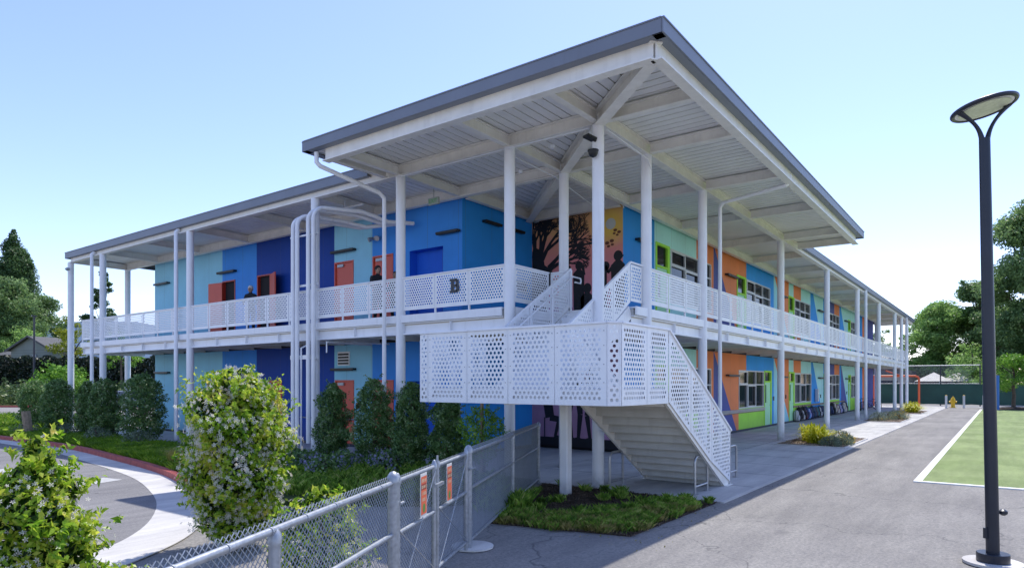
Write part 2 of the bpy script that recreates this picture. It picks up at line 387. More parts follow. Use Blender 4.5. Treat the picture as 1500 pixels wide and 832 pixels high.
# planted bed on the left between curb and walkway
bedL = [p for p in cin if p[1] > 4.4] + [(-4.6,2.6),(-3.6,1.2),(-2.5,.35),(-.35,1.4),(-.35,26.6),(5.5,27),(6.5,38),(3.5,44),(-5,47)]
structure(MB().prism(bedL, -.05, .07), 'planting_bed', M['grassbase'])
bedR = [(-4.1,-.42),(-3.62,-2.52),(-.45,-2.58),(-.33,-1.5),(-.35,1.1)]
structure(MB().prism(bedR, -.05, .010), 'planting_bed', M['soil'])
# concrete walkway
mb = MB()
mb.box(-.34, 58.2, -2.64, 12, -.1, .012); structure(mb, 'walkway', M['concrete'])
structure(MB().box(-.34, 12, 12, 27.5, -.1, .012), 'walkway', M['concrete'])
# saw-cut joints
mb = MB()
for i in range(1, 30): mb.box(-.3 + i*2, -.3 + i*2 + .012, -2.6, 2.45, .012, .0145)
mb.box(-.3, 58, -.012, 0, .012, .0145); structure(mb, 'walkway_joints', M['curbdark'])
structure(MB().box(-.36, 58.2, -2.70, -2.64, -.1, .014), 'walkway_edge_strip', M['gutter'])
structure(MB().box(58.2, 61.5, -30, 20, -.1, .012), 'far_pavement', M['concrete'])
# turf field
structure(MB().box(4.72, 52.5, -60, -5.24, -.05, .01), 'turf_field', M['turf'])
mb = MB(); mb.box(4.57, 52.6, -5.24, -5.09, -.05, .014); mb.box(4.57, 4.72, -60, -5.24, -.05, .014); structure(mb, 'turf_edge_line', M['whiteline'])
# planters cut into the walkway
planters = [(11.6,15.9,-2.5,-.4), (28.6,33.2,-2.2,-.4), (40.5,46.0,-2.1,-.5)]
for x0,x1,y0,y1 in planters:
    mb = MB(); mb.box(x0,x1,y0,y1,-.02,.02)
    structure(mb, 'gravel_planter', M['gravel'])
# fine border of planters
    mb = MB()
    for q in ((x0-.06,x0,y0-.06,y1+.06),(x1,x1+.06,y0-.06,y1+.06),(x0,x1,y0-.06,y0),(x0,x1,y1,y1+.06)): mb.box(*q, 0, .045)
    structure(mb, 'planter_edging', M['gutter'])

# ================================================================== BUILDING
H = 7.35; DK = 3.81
B = thing('school_building', 'two-storey school building with colour-block walls, white columns and wide canopy roof', 'building', (2.5, 2.5, 0))
XC = [0, 2.27, 5.83, 13.78, 21.73, 29.68, 37.63, 45.58, 49.6, 53.3]
YC = [2.25, 5.71, 9.17, 16.09, 23.0, 26.2]
CR = .122
def column(x, y, z0=0, z1=H, r=CR, par=B, name='column'):
    mb = MB(); mb.cyl(x, y, z0, z1, r, 28); mb.cyl(x, y, z0, z0+.02, r+.035, 28)
    return mb.build(name, M['white'], par, smooth=True)
for x in XC: column(x, 0)
for y in YC: column(0, y)
column(2.2, 2.2); column(2.35, 26.2); column(55.4, 2.4)
column(53.3, 2.3)

# --- walls: facade cut into colour regions with real openings
def facade(axis, plane, regions, openings, outline, flip=1, z_off=0):
    """regions: list (name, mat, poly[(u,z)]) first match wins; openings: rects (u0,u1,z0,z1)"""
    vs = []; es = []
    def addpoly(poly):
        o = len(vs); vs.extend([Vector(p) for p in poly]); n = len(poly); es.extend([(o+i, o+(i+1)%n) for i in range(n)])
    addpoly(outline)
    for _, _, p in regions: addpoly(p)
    for u0,u1,z0,z1 in openings: addpoly([(u0,z0),(u1,z0),(u1,z1),(u0,z1)])
    V, E, Fc, *_ = delaunay_2d_cdt(vs, es, [], 0, 1e-4)
    def inside(poly, x, y):
        c = False; n = len(poly)
        for i in range(n):
            x1,y1 = poly[i]; x2,y2 = poly[(i+1)%n]
            if (y1>y) != (y2>y) and x < (x2-x1)*(y-y1)/(y2-y1)+x1: c = not c
        return c
    out = {i: MB() for i in range(len(regions))}
    for f in Fc:
        cx = sum(V[i].x for i in f)/len(f); cy = sum(V[i].y for i in f)/len(f)
        if not inside(outline, cx, cy): continue
        if any(a<cx<b and c<cy<d for a,b,c,d in openings): continue
        for i, (_, _, p) in enumerate(regions):
            if inside(p, cx, cy):
                q = [(V[j].x, plane, V[j].y) if axis == 'x' else (plane, V[j].x, V[j].y) for j in f]
                out[i].add(q, [tuple(range(len(q)))]); break
    for i, (nm, m, _) in enumerate(regions):
        if out[i].f: out[i].build('wall_panel', M[m], B)
def rect(u0,u1,z0,z1): return [(u0,z0),(u1,z0),(u1,z1),(u0,z1)]

# right facade (plane y = 2.5, runs along x)
WZ1, WZT = 3.8, 7.5
def right_regions(z0, z1, lower):
    r = []
    s = .84
    # triangles first
    r.append(('navy', 'navy_r', [(13.7, z1), (13.75, z1), (13.75 + s*(z1-z0), z0), (13.7, z0)]))
    r.append(('light', 'lt_r', [(22.15, z1), (22.2, z1), (22.2 + .9*(z1-z0), z0), (22.15, z0)]))
    if lower:
        r.append(('blue', 'blue_r', [(30.05, z1), (30.5, z1), (30.5 + .8*(z1-z0), z0), (30.05, z0)]))
        r.append(('navy', 'navy_r', [(39.0, z1), (39.05, z1), (39.05 + .8*(z1-z0), z0), (39.0, z0)]))
        r.append(('blue', 'blue_r', rect(38.4,39.0,z0,z1)))
    else:
        r.append(('blue', 'blue_r', [(29.9, z1), (30.5, z1), (30.5 + .8*(z1-z0), z0), (29.9, z0)]))
        r.append(('blue', 'blue_r', [(38.4, z1), (38.8, z1), (38.8 + .8*(z1-z0), z0), (38.4, z0)]))
    seq = [(6.0,8.22,'blue_c'),(8.22,11.89,'mint'),(11.89,17.8,'orange'),(17.8,22.2,'blue_r'),(22.2,25.0,'orange'),(25.0,26.0,'mint'),
           (26.0,27.6,'orange'),(27.6,33.3,'mint'),(33.3,34.95,'blue_r'),(34.95,36.7,'navy_r'),(36.7,38.4,'orange'),(38.4,44.6,'mint'),
           (44.6,47.6,'blue_r'),(47.6,49.8,'orange'),(49.8,53.1,'navy_r')]
    zz0 = z0
    if lower:
        for a,b in ((8.3,13.4),(16.75,20.6),(25.95,30.05),(34.6,38.4),(42.6,44.55)): r.insert(0, ('green', 'green', rect(a,b,z0,1.0)))
    for a,b,c in seq: r.append((c, c, rect(a,b,zz0,z1)))
    return r
winsL = [(9.5,13.4,1.0,2.66),(16.75,20.44,1.0,2.66),(26.2,30.05,1.0,2.66),(34.7,38.4,1.0,2.66),(42.7,44.5,1.0,2.66)]
doorsL = [(8.3,9.4),(20.5,21.75),(25.0,26.15),(33.4,34.6),(41.6,42.6)]
winsU = [(9.5,13.4,4.82,6.68),(17.8,21.5,4.82,6.68),(26.17,29.8,4.82,6.68),(35.1,38.35,4.82,6.68),(42.6,44.3,4.82,6.68)]
doorsU = [(8.3,9.42),(16.5,17.75),(24.95,26.1),(33.9,35.0),(41.5,42.5)]
opL = [w for w in winsL] + [(a,b,.012,2.70) for a,b in doorsL]
opU = [w for w in winsU] + [(a,b,DK-.02,6.72) for a,b in doorsU]
facade('x', 2.5, right_regions(.1, 3.33, True), [(a,b,max(c,.1),d) for a,b,c,d in opL], rect(6.0,53.1,.1,3.33))
facade('x', 2.5, right_regions(DK-.06, WZT, False), [(a,b,max(c,DK-.06),d) for a,b,c,d in opU], rect(6.0,53.1,DK-.06,WZT))
# left facade (plane x = 2.5, runs along y)
seqL = [(18.36,23.9,'sky_l'),(16.0,18.36,'blue_l'),(11.46,16.0,'navy_l'),(9.58,11.46,'sky_l'),(5.8,9.58,'blue_l')]
rdoorsL = [(18.35,19.5),(14.4,15.5),(10.46,11.42),(8.6,9.54)]      # lower doors
rdoorsU = [(17.43,18.35),(15.0,15.95),(10.48,11.44),(8.62,9.56)]
opl = [(a,b,.1,2.2) for a,b in rdoorsL] + [(6.6,7.9,.1,2.16)]
opu = [(a,b,DK-.06,6.13) for a,b in rdoorsU] + [(6.54,7.91,DK-.06,6.11)]
facade('y', 2.5, [(c,c,rect(a,b,.1,3.36)) for a,b,c in seqL], opl, rect(5.8,23.9,.1,3.36))
facade('y', 2.5, [(c,c,rect(a,b,DK-.06,WZT)) for a,b,c in seqL], opu, rect(5.8,23.9,DK-.06,WZT))
# notch walls: blue return (plane y=5.8) and side walls, added dark core behind to keep light from leaking
mb = MB(); mb.add([(2.5,5.8,DK-.06),(6.0,5.8,DK-.06),(6.0,5.8,WZT),(2.5,5.8,WZT)], [(0,1,2,3)]); mb.build('wall_panel', M['blue_c'], B)
mb = MB(); mb.add([(2.5,5.8,.1),(6.0,5.8,.1),(6.0,5.8,3.33),(2.5,5.8,3.33)], [(0,1,2,3)]); mb.build('wall_panel', M['blue_c'], B)
mb = MB()
mb.box(2.86,11.9,6.1,23.8,0,7.6); mb.box(2.62,2.86,8.1,23.8,0,7.6); mb.box(6.12,52.95,2.62,11.9,0,7.6); mb.build('light_block_core', M['dark'], B)
mb = MB(); mb.box(2.5,12,23.88,23.9,0,7.5); mb.build('end_wall', M['sky_l'], B)
mb = MB(); mb.box(53.08,53.1,2.5,12,0,7.5); mb.build('end_wall', M['navy_r'], B)
# concrete base strip along walls, near-black strip at the tops painted in for the shaded gap
mb = MB()
mb.box(6.0,53.1,2.47,2.6,0,.1); mb.box(2.47,2.6,5.8,23.9,0,.1); mb.box(2.5,6,5.77,5.9,0,.1)
mb.build('wall_base', M['curbdark'], B)
mb = MB()
for z in (3.33, 7.5):
    mb.box(6.0,53.1,2.49,2.6,z,z+.07); mb.box(2.49,2.6,5.8,23.9,z+(.03 if z<5 else 0),z+.07); mb.box(2.5,6,5.79,5.9,z,z+.07); mb.box(5.99,6.1,2.5,5.8,z,z+.07)
mb.build('wall_top_shade_strip', M['groove'], B)

def window(x0,x1,z0,z1,cols,plane=2.5,split=.62,sub=True):
    "white framed window in right facade, glass set back"
    fr = MB(); y0,y1 = plane-.02, plane+.07; w=.05
    for a,b,c,d in ((x0,x1,z0,z0+w),(x0,x1,z1-w,z1),(x0,x0+w,z0+w,z1-w),(x1-w,x1,z0+w,z1-w)): fr.box(a,b,y0,y1,c,d)
    zs = z0 + (z1-z0)*split
    fr.box(x0+w,x1-w,y0+.005,y1,zs-.025,zs+.025)
    n = cols; xs = [x0 + (x1-x0)*i/n for i in range(n+1)]
    for x in xs[1:-1]:
        fr.box(x-.028,x+.028,y0+.005,y1,z0+w,zs-.025); fr.box(x-.028,x+.028,y0+.005,y1,zs+.025,z1-w)
    # opening sash inside one light
    a,b = xs[1]+.03, xs[2]-.03
    if sub:
        for p,q,c,d in ((a,b,z0+w,z0+w+.045),(a,b,zs-.075,zs-.028),(a,a+.045,z0+w+.045,zs-.075),(b-.045,b,z0+w+.045,zs-.075)): fr.box(p,q,y0-.008,y0+.03,c,d)
        a,b = xs[0]+w,xs[1]-.03
        for p,q,c,d in ((a,b,zs+.026,zs+.07),(a,b,z1-w-.045,z1-w-.001),(a,a+.045,zs+.07,z1-w-.045),(b-.045,b,zs+.07,z1-w-.045)): fr.box(p,q,y0-.008,y0+.03,c,d)
    f = fr.build('window', M['alu'], B)
    g = MB().box(x0+.02,x1-.02,plane+.05,plane+.06,z0+.02,z1-.02).build('pane', M['glass'], f)
    # reveal
    return f
for w in winsL: window(*w, 3 if w[1]-w[0] > 2.5 else 2)
for w in winsU: window(*w, 3 if w[1]-w[0] > 2.5 else 2, split=.7)
def green_door(x0,x1,z0,z1,leaf_right=True,plane=2.5):
    fr = MB(); w=.09; zt = z0+2.12
    y0,y1 = plane-.025, plane+.08
    for a,b,c,d in ((x0,x1,z1-w,z1),(x0,x0+w,z0,z1-w),(x1-w*(2.2),x1,z0,z1-w),(x0+w,x1-w*2.2,zt,zt+.07)): fr.box(a,b,y0,y1,c,d)
    f = fr.build('door_frame', M['green'], B)
    MB().box(x0+w,x1-2.2*w,plane+.05,plane+.06,zt+.07,z1-w).build('transom_pane', M['glass'], f)
    d = MB(); a,b = x0+w+.004,x1-2.2*w-.004
    gx0,gx1 = a+.10,a+.30
    for p,q,c,e in ((a,gx0,z0+.01,zt-.003),(gx1,b,z0+.01,zt-.003),(gx0,gx1,z0+.01,z0+1.15),(gx0,gx1,zt-.12,zt-.003)): d.box(p,q,plane+.0,plane+.05,c,e)
    dd = d.build('door', M['green_d'], B)
    MB().box(gx0,gx1,plane+.02,plane+.03,z0+1.15,zt-.12).build('pane', M['glass'], dd)
    h = MB(); h.tube([(b-.08,plane-.0,z0+1.02),(b-.08,plane-.05,z0+1.02),(b-.2,plane-.05,z0+1.02)],.012,8); h.build('handle', M['steel'], dd, smooth=True)
for a,b in doorsL: green_door(a,b,.012,2.70)
for a,b in doorsU: green_door(a,b,DK-.02,6.72)
def red_door(y0,y1,z0,z1,angle=0,hinge='far',plane=2.5):
    fr = MB(); w=.05
    for a,b,c,d in ((y0,y1,z1-w,z1),(y0,y0+w,z0,z1-w),(y1-w,y1,z0,z1-w)): fr.box(plane-.02,plane+.1,a,b,c,d)
    f = fr.build('door_frame', M['redframe'] if angle else M['reddoor'], B)
    if angle: MB().box(plane+.105,plane+.11,y0,y1,z0,z1).build('dark_opening', M['dark'], f)
    d = MB(); wd = y1-y0-2*w-.01
    d.box(0,.045,-wd if hinge=='far' else 0,0 if hinge=='far' else wd,0,z1-z0-w-.01)
    ob = d.build('door', M['reddoor'], B, world=False)
    hy = (y1-w-.005) if hinge=='far' else (y0+w+.005)
    ob.location = Vector((plane-.005+(0.03 if not angle else -.02),hy,z0+.005)) - B.location
    ob.rotation_euler = (0,0,angle)
    hd = MB(); s = -1 if hinge=='far' else 1
    hd.tube([(0,s*(wd-.08),1.0),(-.06,s*(wd-.08),1.0),(-.06,s*(wd-.2),1.0)],.012,8)
    h = hd.build('handle', M['steel'], ob, world=False)
    c = MB(); c.box(-.05,0,s*.1,s*.4,z1-z0-.18,z1-z0-.09); c.build('door_closer', M['galv'], ob, world=False)
Z0 = .02
for i,(a,b) in enumerate(rdoorsL): red_door(a,b,.1,2.2,0)
red_door(17.43,18.35,DK-.04,6.13,R(-172),'far'); red_door(15.0,15.95,DK-.04,6.13,R(158),'near')
red_door(10.48,11.44,DK-.04,6.13); red_door(8.62,9.56,DK-.04,6.13)
# recesses (alcoves) in the blue wall
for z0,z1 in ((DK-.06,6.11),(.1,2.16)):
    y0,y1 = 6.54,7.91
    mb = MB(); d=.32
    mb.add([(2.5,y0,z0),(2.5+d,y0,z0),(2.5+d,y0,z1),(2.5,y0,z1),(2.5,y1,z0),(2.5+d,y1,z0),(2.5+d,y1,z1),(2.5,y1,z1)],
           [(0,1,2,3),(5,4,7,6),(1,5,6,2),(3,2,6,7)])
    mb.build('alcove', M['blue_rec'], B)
# added light-blocking core must not fill alcoves / doors: handled by its 12 cm setback and the alcove faces in front
# wall lights: slim black bars
def bar_light(kind, a, b, z, plane=2.5):
    mb = MB()
    if kind == 'y': mb.box(plane-.16,plane-.001,a,b,z-.035,z+.035); mb.box(plane-.16,plane-.12,a+.02,b-.02,z-.055,z-.035)
    else: mb.box(a,b,plane-.16,plane-.001,z-.035,z+.035); mb.box(a+.02,b-.02,plane-.16,plane-.12,z-.055,z-.035)
    mb.build('wall_light', M['black'], B, bevel=.008)
for a,b in ((22.53,23.75),(17.33,18.55),(10.35,11.5),(5.86,6.7)): bar_light('y',a,b,6.46)
for a,b in ((22.5,23.7),(17.28,18.48),(10.35,11.5)): bar_light('y',a,b,2.56)
for a,b in ((15.0,16.35),(23.4,24.3),(31.7,33.2),(40.1,41.4),(6.8,7.7)): bar_light('x',a,b,6.53)
for a,b in ((15.1,16.45),(23.4,24.3),(31.8,33.2),(40.4,41.5)): bar_light('x',a,b,2.42)
for a,b in ((3.4,4.2),(4.7,5.4)): bar_light('x',a,b,6.9,5.8)
# vent louvre
mb = MB(); mb.box(2.47,2.5,10.66,11.26,2.68,3.14)
fr_ = mb.build('vent_louvre', M['white'], B); mb = MB()
for i in range(4): mb.box(2.455,2.472,10.7,11.22,2.72+i*.1,2.78+i*.1)
mb.build('louvre_blade', M['groove'], fr_)
# small plates, alarm box, flood light, room plates
MB().box(2.46,2.5,10.2,10.32,1.28,1.46).build('alarm_box', M['reddoor'], B)
MB().box(2.47,2.5,10.2,10.32,1.5,1.58).build('control_plate', M['black'], B)
for p in ((22.0,1.25),(13.55+18.9,1.2),(40.95,1.3),(24.3,1.3)): MB().box(p[0],p[0]+.16,2.475,2.5,p[1],p[1]+.2).build('control_plate', M['black'], B)
mb = MB(); mb.box(2.4,2.5,9.25,9.4,6.62,6.74)
for s in (-.12,.12): mb.tube([(2.42,9.32+s,6.68),(2.28,9.32+s*1.6,6.62)],[.05,.08],12)
mb.build('flood_light', M['steel'], B, smooth=True)
# coat rack on the green panel and navy wall
mb = MB(); mb.box(13.9,20.42,2.455,2.495,.80,.92); rk = mb.build('coat_rack', M['wood'], B)
for i in range(44): x = 14.0+i*.147; MB().box(x,x+.03,2.40,2.454,.84,.98).build('peg', M['signwhite'], rk)

# --- ceiling of metal planks, one direction on each side of the hip
def planks(lo, hi, lim, side, z, x_out, name):
    "bands along the perimeter coordinate t; each plank runs from outer edge to the inner limit or the hip"
    mb = MB(); t = lo; w=.24
    while t < hi:
        a, b = t, min(t+w-.032, hi)
        o = x_out(t)
        ia, ib = min(a, lim(t)), min(b, lim(t))
        if ia > o:
            if side == 'L': q = [(o,a),(ia,a),(ib,b),(min(o,ib),b)]
            else: q = [(a,o),(b,min(o,ib)),(b,ib),(a,ia)]
            vs = [(x,y,z) for x,y in q] + [(x,y,z+.03) for x,y in q]
            mb.add(vs, [(0,1,2,3),(0,1,5,4),(1,2,6,5),(2,3,7,6),(3,0,4,7)])
        t += w
    mb.build(name, M['deckwhite'], B)
ZC = 7.64
planks(-2.05, 26.3, lambda t: 6.0 if t < 5.8 else 2.5, 'L', ZC, lambda t: -2.05 if t < 6.7 else -.05, 'ceiling')
planks(-2.05, 57.7, lambda t: 6.0 if t < 6.0 else 2.5, 'R', ZC, lambda t: -2.25 if t < 16.28 else -.05, 'ceiling')
mb = MB(); ro = [(-2.12,6.75),(-2.12,-2.31),(16.34,-2.31),(16.34,-.1),(57.78,-.1),(57.78,12),(12,12),(12,26.38),(-.1,26.38),(-.1,6.75)]
mb.prism(ro, ZC+.032, ZC+.05); mb.build('roof_deck', M['groove'], B)
mb = MB(); ro2 = [(-2.13,6.76),(-2.13,-2.32),(16.35,-2.32),(16.35,-.11),(57.79,-.11),(57.79,12.1),(12.1,12.1),(12.1,26.4),(-.11,26.4),(-.11,6.76)]
mb.prism(ro2, ZC+.055, 7.78); mb.build('roof', M['rooftop'], B)
def fascia(p0, p1, z0, z1, out):
    mb = MB(); p0,p1 = Vector((*p0,0)),Vector((*p1,0)); o = Vector((*out,0))*.02
    a = p0+o; b = p1+o
    mb.obox(a+Vector((0,0,(z0+z1)/2)), b+Vector((0,0,(z0+z1)/2)), .03, z1-z0)
    mb.obox(a+Vector((0,0,z1+.012))-o*1, b+Vector((0,0,z1+.012))-o*1, .10, .024)       # drip cap
    mb.obox(a+Vector((0,0,z0+.006))-o*5, b+Vector((0,0,z0+.006))-o*5, .16, .012)       # soffit return
    mb.build('fascia', M['fascia'], B)
fascia((-2.14,6.77),(-2.14,-2.33),7.60,7.82,(-1,0)); fascia((-2.17,-2.33),(16.37,-2.33),7.60,7.82,(0,-1))
fascia((16.36,-2.35),(16.36,-.12),7.60,7.82,(1,0)); fascia((-2.16,6.78),(-.12,6.78),7.60,7.82,(0,1))
fascia((-.12,6.8),(-.12,26.42),7.54,7.78,(-1,0)); fascia((-.14,26.41),(12,26.41),7.54,7.78,(0,1))
fascia((16.38,-.12),(57.8,-.12),7.54,7.78,(0,-1)); fascia((57.8,-.14),(57.8,12),7.54,7.78,(1,0))
MB().box(-2.15,-1.9,-2.34,-2.1,7.602,7.63).build('fascia', M['fascia'], B)
# dark soffit strip between fascia and perimeter beam comes from the fascia return; perimeter beams:
def beams(lst, name='roof_beam', **k):
    for p0,p1 in lst:
        MB().ibeam(p0,p1,**k).build(name, M['beam'], B)
pb = .05
def bz(p, z): return (p[0],p[1],z)
ZP = 7.30
beams([((-1.95,6.2,ZP),(-1.95,-2.1,ZP)),((-1.95,-2.15,ZP),(15.9,-2.15,ZP))], h=.33, w=.2)
# column-line beams
beams([((0,0.1,H),(0,26.2,H)),((.1,0,H),(57.4,0,H))], h=.28, w=.2)
# wall-line beams
beams([((2.3,2.3,H-.02),(2.3,26.2,H-.02)),((2.4,2.3,H-.02),(55.4,2.3,H-.02)),
       ((2.5,5.6,H-.02),(6,5.6,H-.02)),((5.8,2.5,H-.02),(5.8,5.6,H-.02))], h=.30, w=.16)
# hip beams
beams([((-1.95,-2.15,ZP),(0,0,H-.04)),((0,0,H-.04),(5.9,5.9,H-.04))], h=.30, w=.22)
# rafters
L_ = []
for x in (0,2.27,5.83,9.8,13.78): L_.append(((x,-2.05,ZP+.06),(x,-.1,H+.02)))
for y in (0,2.25,5.71): L_.append(((-1.85,y,ZP+.06),(-.1,y,H+.02)))
L_.append(((-1.85,6.15,ZP+.06),(-.1,6.15,H+.02)))
L_.append(((15.85,-2.05,ZP+.06),(15.85,-.1,H+.02)))
x = 5.83
while x < 57: L_.append(((x,.1,H+.02),(x,2.2,H))); x += 3.975
y = 5.71
while y < 26.3: L_.append(((.1,y,H+.02),(2.2,y,H))); y += 3.46
L_ += [((2.27,.1,H+.02),(2.27,2.1,H)),((.1,2.25,H+.02),(2.1,2.25,H)),((2.27,2.3,H+.02),(2.27,5.7,H)),((2.3,2.25,H),(5.8,2.25,H))]
beams(L_, 'rafter', h=.24, w=.14)
# end overhang beam
beams([((.1,26.2,H),(2.4,26.2,H)),((57.3,.1,H),(57.3,3,H))], h=.25, w=.16)

# --- upper floor deck
slab = [(0,2.25),(1.6,2.25),(1.6,0),(53.5,0),(53.5,2.55),(6.05,2.55),(6.05,5.85),(2.55,5.85),(2.55,25.0),(0,25.0)]
MB().prism(slab, 3.62, DK-.05).build('upper_floor', M['concrete'], B)
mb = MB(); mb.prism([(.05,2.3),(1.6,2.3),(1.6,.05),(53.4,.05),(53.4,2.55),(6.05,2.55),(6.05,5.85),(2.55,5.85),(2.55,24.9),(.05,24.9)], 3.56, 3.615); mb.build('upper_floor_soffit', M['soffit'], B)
def edge(p0,p1,out):
    mb = MB(); p0 = Vector((*p0,0)); p1 = Vector((*p1,0)); o = Vector((*out,0))
    mb.obox(p0+o*.06+Vector((0,0,3.715)), p1+o*.06+Vector((0,0,3.715)), .04, .19)
    mb.obox(p0-o*.02+Vector((0,0,3.79)), p1-o*.02+Vector((0,0,3.79)), .12, .03)
    q = MB(); q.ibeam(tuple(p0-o*.06+Vector((0,0,3.32))), tuple(p1-o*.06+Vector((0,0,3.32))), h=.295, w=.17, t=.03)
    mb.build('deck_edge', M['white'], B); q.build('deck_beam', M['white'], B)
edge((0,2.42),(0,25.0),(-1,0)); edge((2.4,0),(53.5,0),(0,-1)); edge((0,25.0),(2.5,25.0),(0,1)); edge((0.12,2.25),(1.6,2.25),(0,-1)); edge((1.6,2.25),(1.6,.15),(-1,0)); edge((1.6,.0),(2.2,.0),(0,-1)); edge((53.5,0),(53.5,2.5),(1,0))
L_ = []
x = 3.8
while x < 53.3: L_.append(((x,.1,3.34),(x,2.45,3.34))); x += 1.9875
y = 4.0
while y < 25: L_.append(((.1,y,3.34),(2.45,y,3.34))); y += 1.73
beams(L_, 'floor_joist', h=.21, w=.10)
# web stiffener plates on the deck beams
for i in range(24): x = 3.9+i*1.9875; MB().box(x,x+.02,-.03,.06,3.35,3.6).build('stiffener_plate', M['white'], B)
for i in range(12): y = 4.0+i*1.73; MB().box(-.03,.06,y,y+.02,3.35,3.6).build('stiffener_plate', M['white'], B)
# floor beams outside the notch walls
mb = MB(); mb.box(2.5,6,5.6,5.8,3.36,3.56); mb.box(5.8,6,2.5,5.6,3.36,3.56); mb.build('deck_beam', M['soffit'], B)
column(2.2,2.2,0,3.6)

# --- perforated panels
def perf_mesh(poly, pitch_u, pitch_v, r, margin, name, vmin=None):
    "flat perforated sheet in local (u, v): staggered round holes kept 'margin' away from the polygon's edges"
    n = len(poly)
    def dist_in(x, y):
        c = False; dm = 1e9
        for i in range(n):
            x1,y1 = poly[i]; x2,y2 = poly[(i+1)%n]
            if (y1>y) != (y2>y) and x < (x2-x1)*(y-y1)/(y2-y1)+x1: c = not c
            L2 = (x2-x1)**2+(y2-y1)**2; t = max(0,min(1,((x-x1)*(x2-x1)+(y-y1)*(y2-y1))/L2))
            dm = min(dm, math.hypot(x-x1-t*(x2-x1), y-y1-t*(y2-y1)))
        return dm if c else -dm
    us = [p[0] for p in poly]; vs_ = [p[1] for p in poly]
    V = [Vector(p) for p in poly]; E = [(i,(i+1)%n) for i in range(n)]; holes = []
    nr = int((max(vs_)-min(vs_))/pitch_v)+1; nu = int((max(us)-min(us))/pitch_u)+2
    umid = (max(us)+min(us))/2; v0 = max(vs_) - margin - r
    NS = 8
    for j in range(nr):
        v = v0 - j*pitch_v
        for i in range(-nu, nu):
            u = umid + (i + (.5 if j % 2 else 0))*pitch_u
            if dist_in(u, v) < margin + r*.98: continue
            o = len(V); V += [Vector((u+r*math.cos(2*math.pi*k/NS+.39), v+r*math.sin(2*math.pi*k/NS+.39))) for k in range(NS)]
            E += [(o+k, o+(k+1)%NS) for k in range(NS)]; holes.append((u,v))
    Vo, _, Fo, *_ = delaunay_2d_cdt(V, E, [], 0, 1e-6)
    hs = np.array(holes) if holes else np.zeros((0,2)); faces = []
    for f in Fo:
        cx = sum(Vo[i].x for i in f)/len(f); cy = sum(Vo[i].y for i in f)/len(f)
        if dist_in(cx, cy) < 0: continue
        if len(hs) and ((hs[:,0]-cx)**2+(hs[:,1]-cy)**2).min() < (r*.9)**2: continue
        faces.append(tuple(f))
    me = bpy.data.meshes.new(name); me.from_pydata([(0,0,0)]*0 or [(v.x, 0, v.y) for v in Vo], [], faces); me.update()
    return me
def place_perf(me, name, origin, rz, mat, parent):
    if not me.materials: me.materials.append(mat)
    ob = bpy.data.objects.new(name, me); COL.objects.link(ob); ob.parent = parent
    off = Vector((0,0,0)); p = parent
    while p is not None: off += p.location; p = p.parent
    ob.location = Vector(origin) - off; ob.rotation_euler = (0,0,rz); return ob
RT, RB = 4.77, 3.93
pan_cache = {}
def rail_run(p0, p1, npan, gap_posts=True, parent=B):
    p0 = Vector((*p0,0)); p1 = Vector((*p1,0)); Ln = (p1-p0).length; d = (p1-p0)/Ln; rz = math.atan2(d.y,d.x)
    w = Ln/npan; key = round(w,2)
    if key not in pan_cache: pan_cache[key] = perf_mesh(rect(.012,w-.012,0,RT-.03-RB), .0745, .0625, .0225, .045, 'railing_panel')
    for i in range(npan):
        place_perf(pan_cache[key], 'railing_panel', tuple(p0+d*(w*i)+Vector((0,0,RB))), rz, M['white2'], parent)
    mb = MB(); mb.obox(p0+Vector((0,0,RT-.012)), p1+Vector((0,0,RT-.012)), .055, .036); mb.build('top_rail', M['white'], parent, bevel=.008)
    mb = MB()
    nv = Vector((d.y,-d.x,0))
    inn = nv*.03 if (nv.x+nv.y) > 0 else -nv*.03
    for i in range(npan+1):
        q = p0+d*(w*i); mb.obox(q+inn+Vector((0,0,DK-.02)), q+inn+Vector((0,0,RT-.035)), .045, .012, up=(d.x,d.y,0)) if False else mb.box(q.x+inn.x-.02,q.x+inn.x+.02,q.y+inn.y-.02,q.y+inn.y+.02,DK-.03,RT-.032)
    a = p0+inn; b = p1+inn
    mb.obox(a+Vector((0,0,RB+.02)), b+Vector((0,0,RB+.02)), .02, .03); mb.build('railing_frame', M['white'], parent)
o_ = -.015
rail_run((o_,5.60),(o_,2.36),3); rail_run((o_,9.06),(o_,5.82),3); rail_run((o_,15.98),(o_,9.29),6); rail_run((o_,22.88),(o_,16.2),6); rail_run((o_,24.95),(o_,23.1),2)
rail_run((0,24.95),(2.45,24.95),2)
rail_run((.13,2.22),(1.55,2.22),1)
rail_run((1.62,2.2),(1.62,1.66),1)
rail_run((2.4,o_),(5.71,o_),3)
for i in range(5): rail_run((5.95+7.95*i,o_),(13.66+7.95*i,o_),7)
rail_run((45.70,o_),(53.4,o_),7); rail_run((53.45,0),(53.45,2.5),2)
# letter B on the railing
def letterB(mb, y, z, s, x):
    "slab-serif B facing -x, drawn from blocks; y decreases to the reader's right"
    def b(u0,u1,v0,v1): mb.box(x-.012,x,y-u1*s,y-u0*s,z+v0*s,z+v1*s)
    b(.10,.36,0,1); b(0,.10,0,.16); b(0,.10,.84,1); b(.36,.70,0,.19); b(.36,.66,.40,.60); b(.36,.66,.81,1)
    b(.60,.88,.08,.50); b(.58,.82,.50,.92)
B_ = MB(); letterB(B_, 4.00, 4.25, .33, -.035); B_.build('letter_sign', M['lampblack'], B)

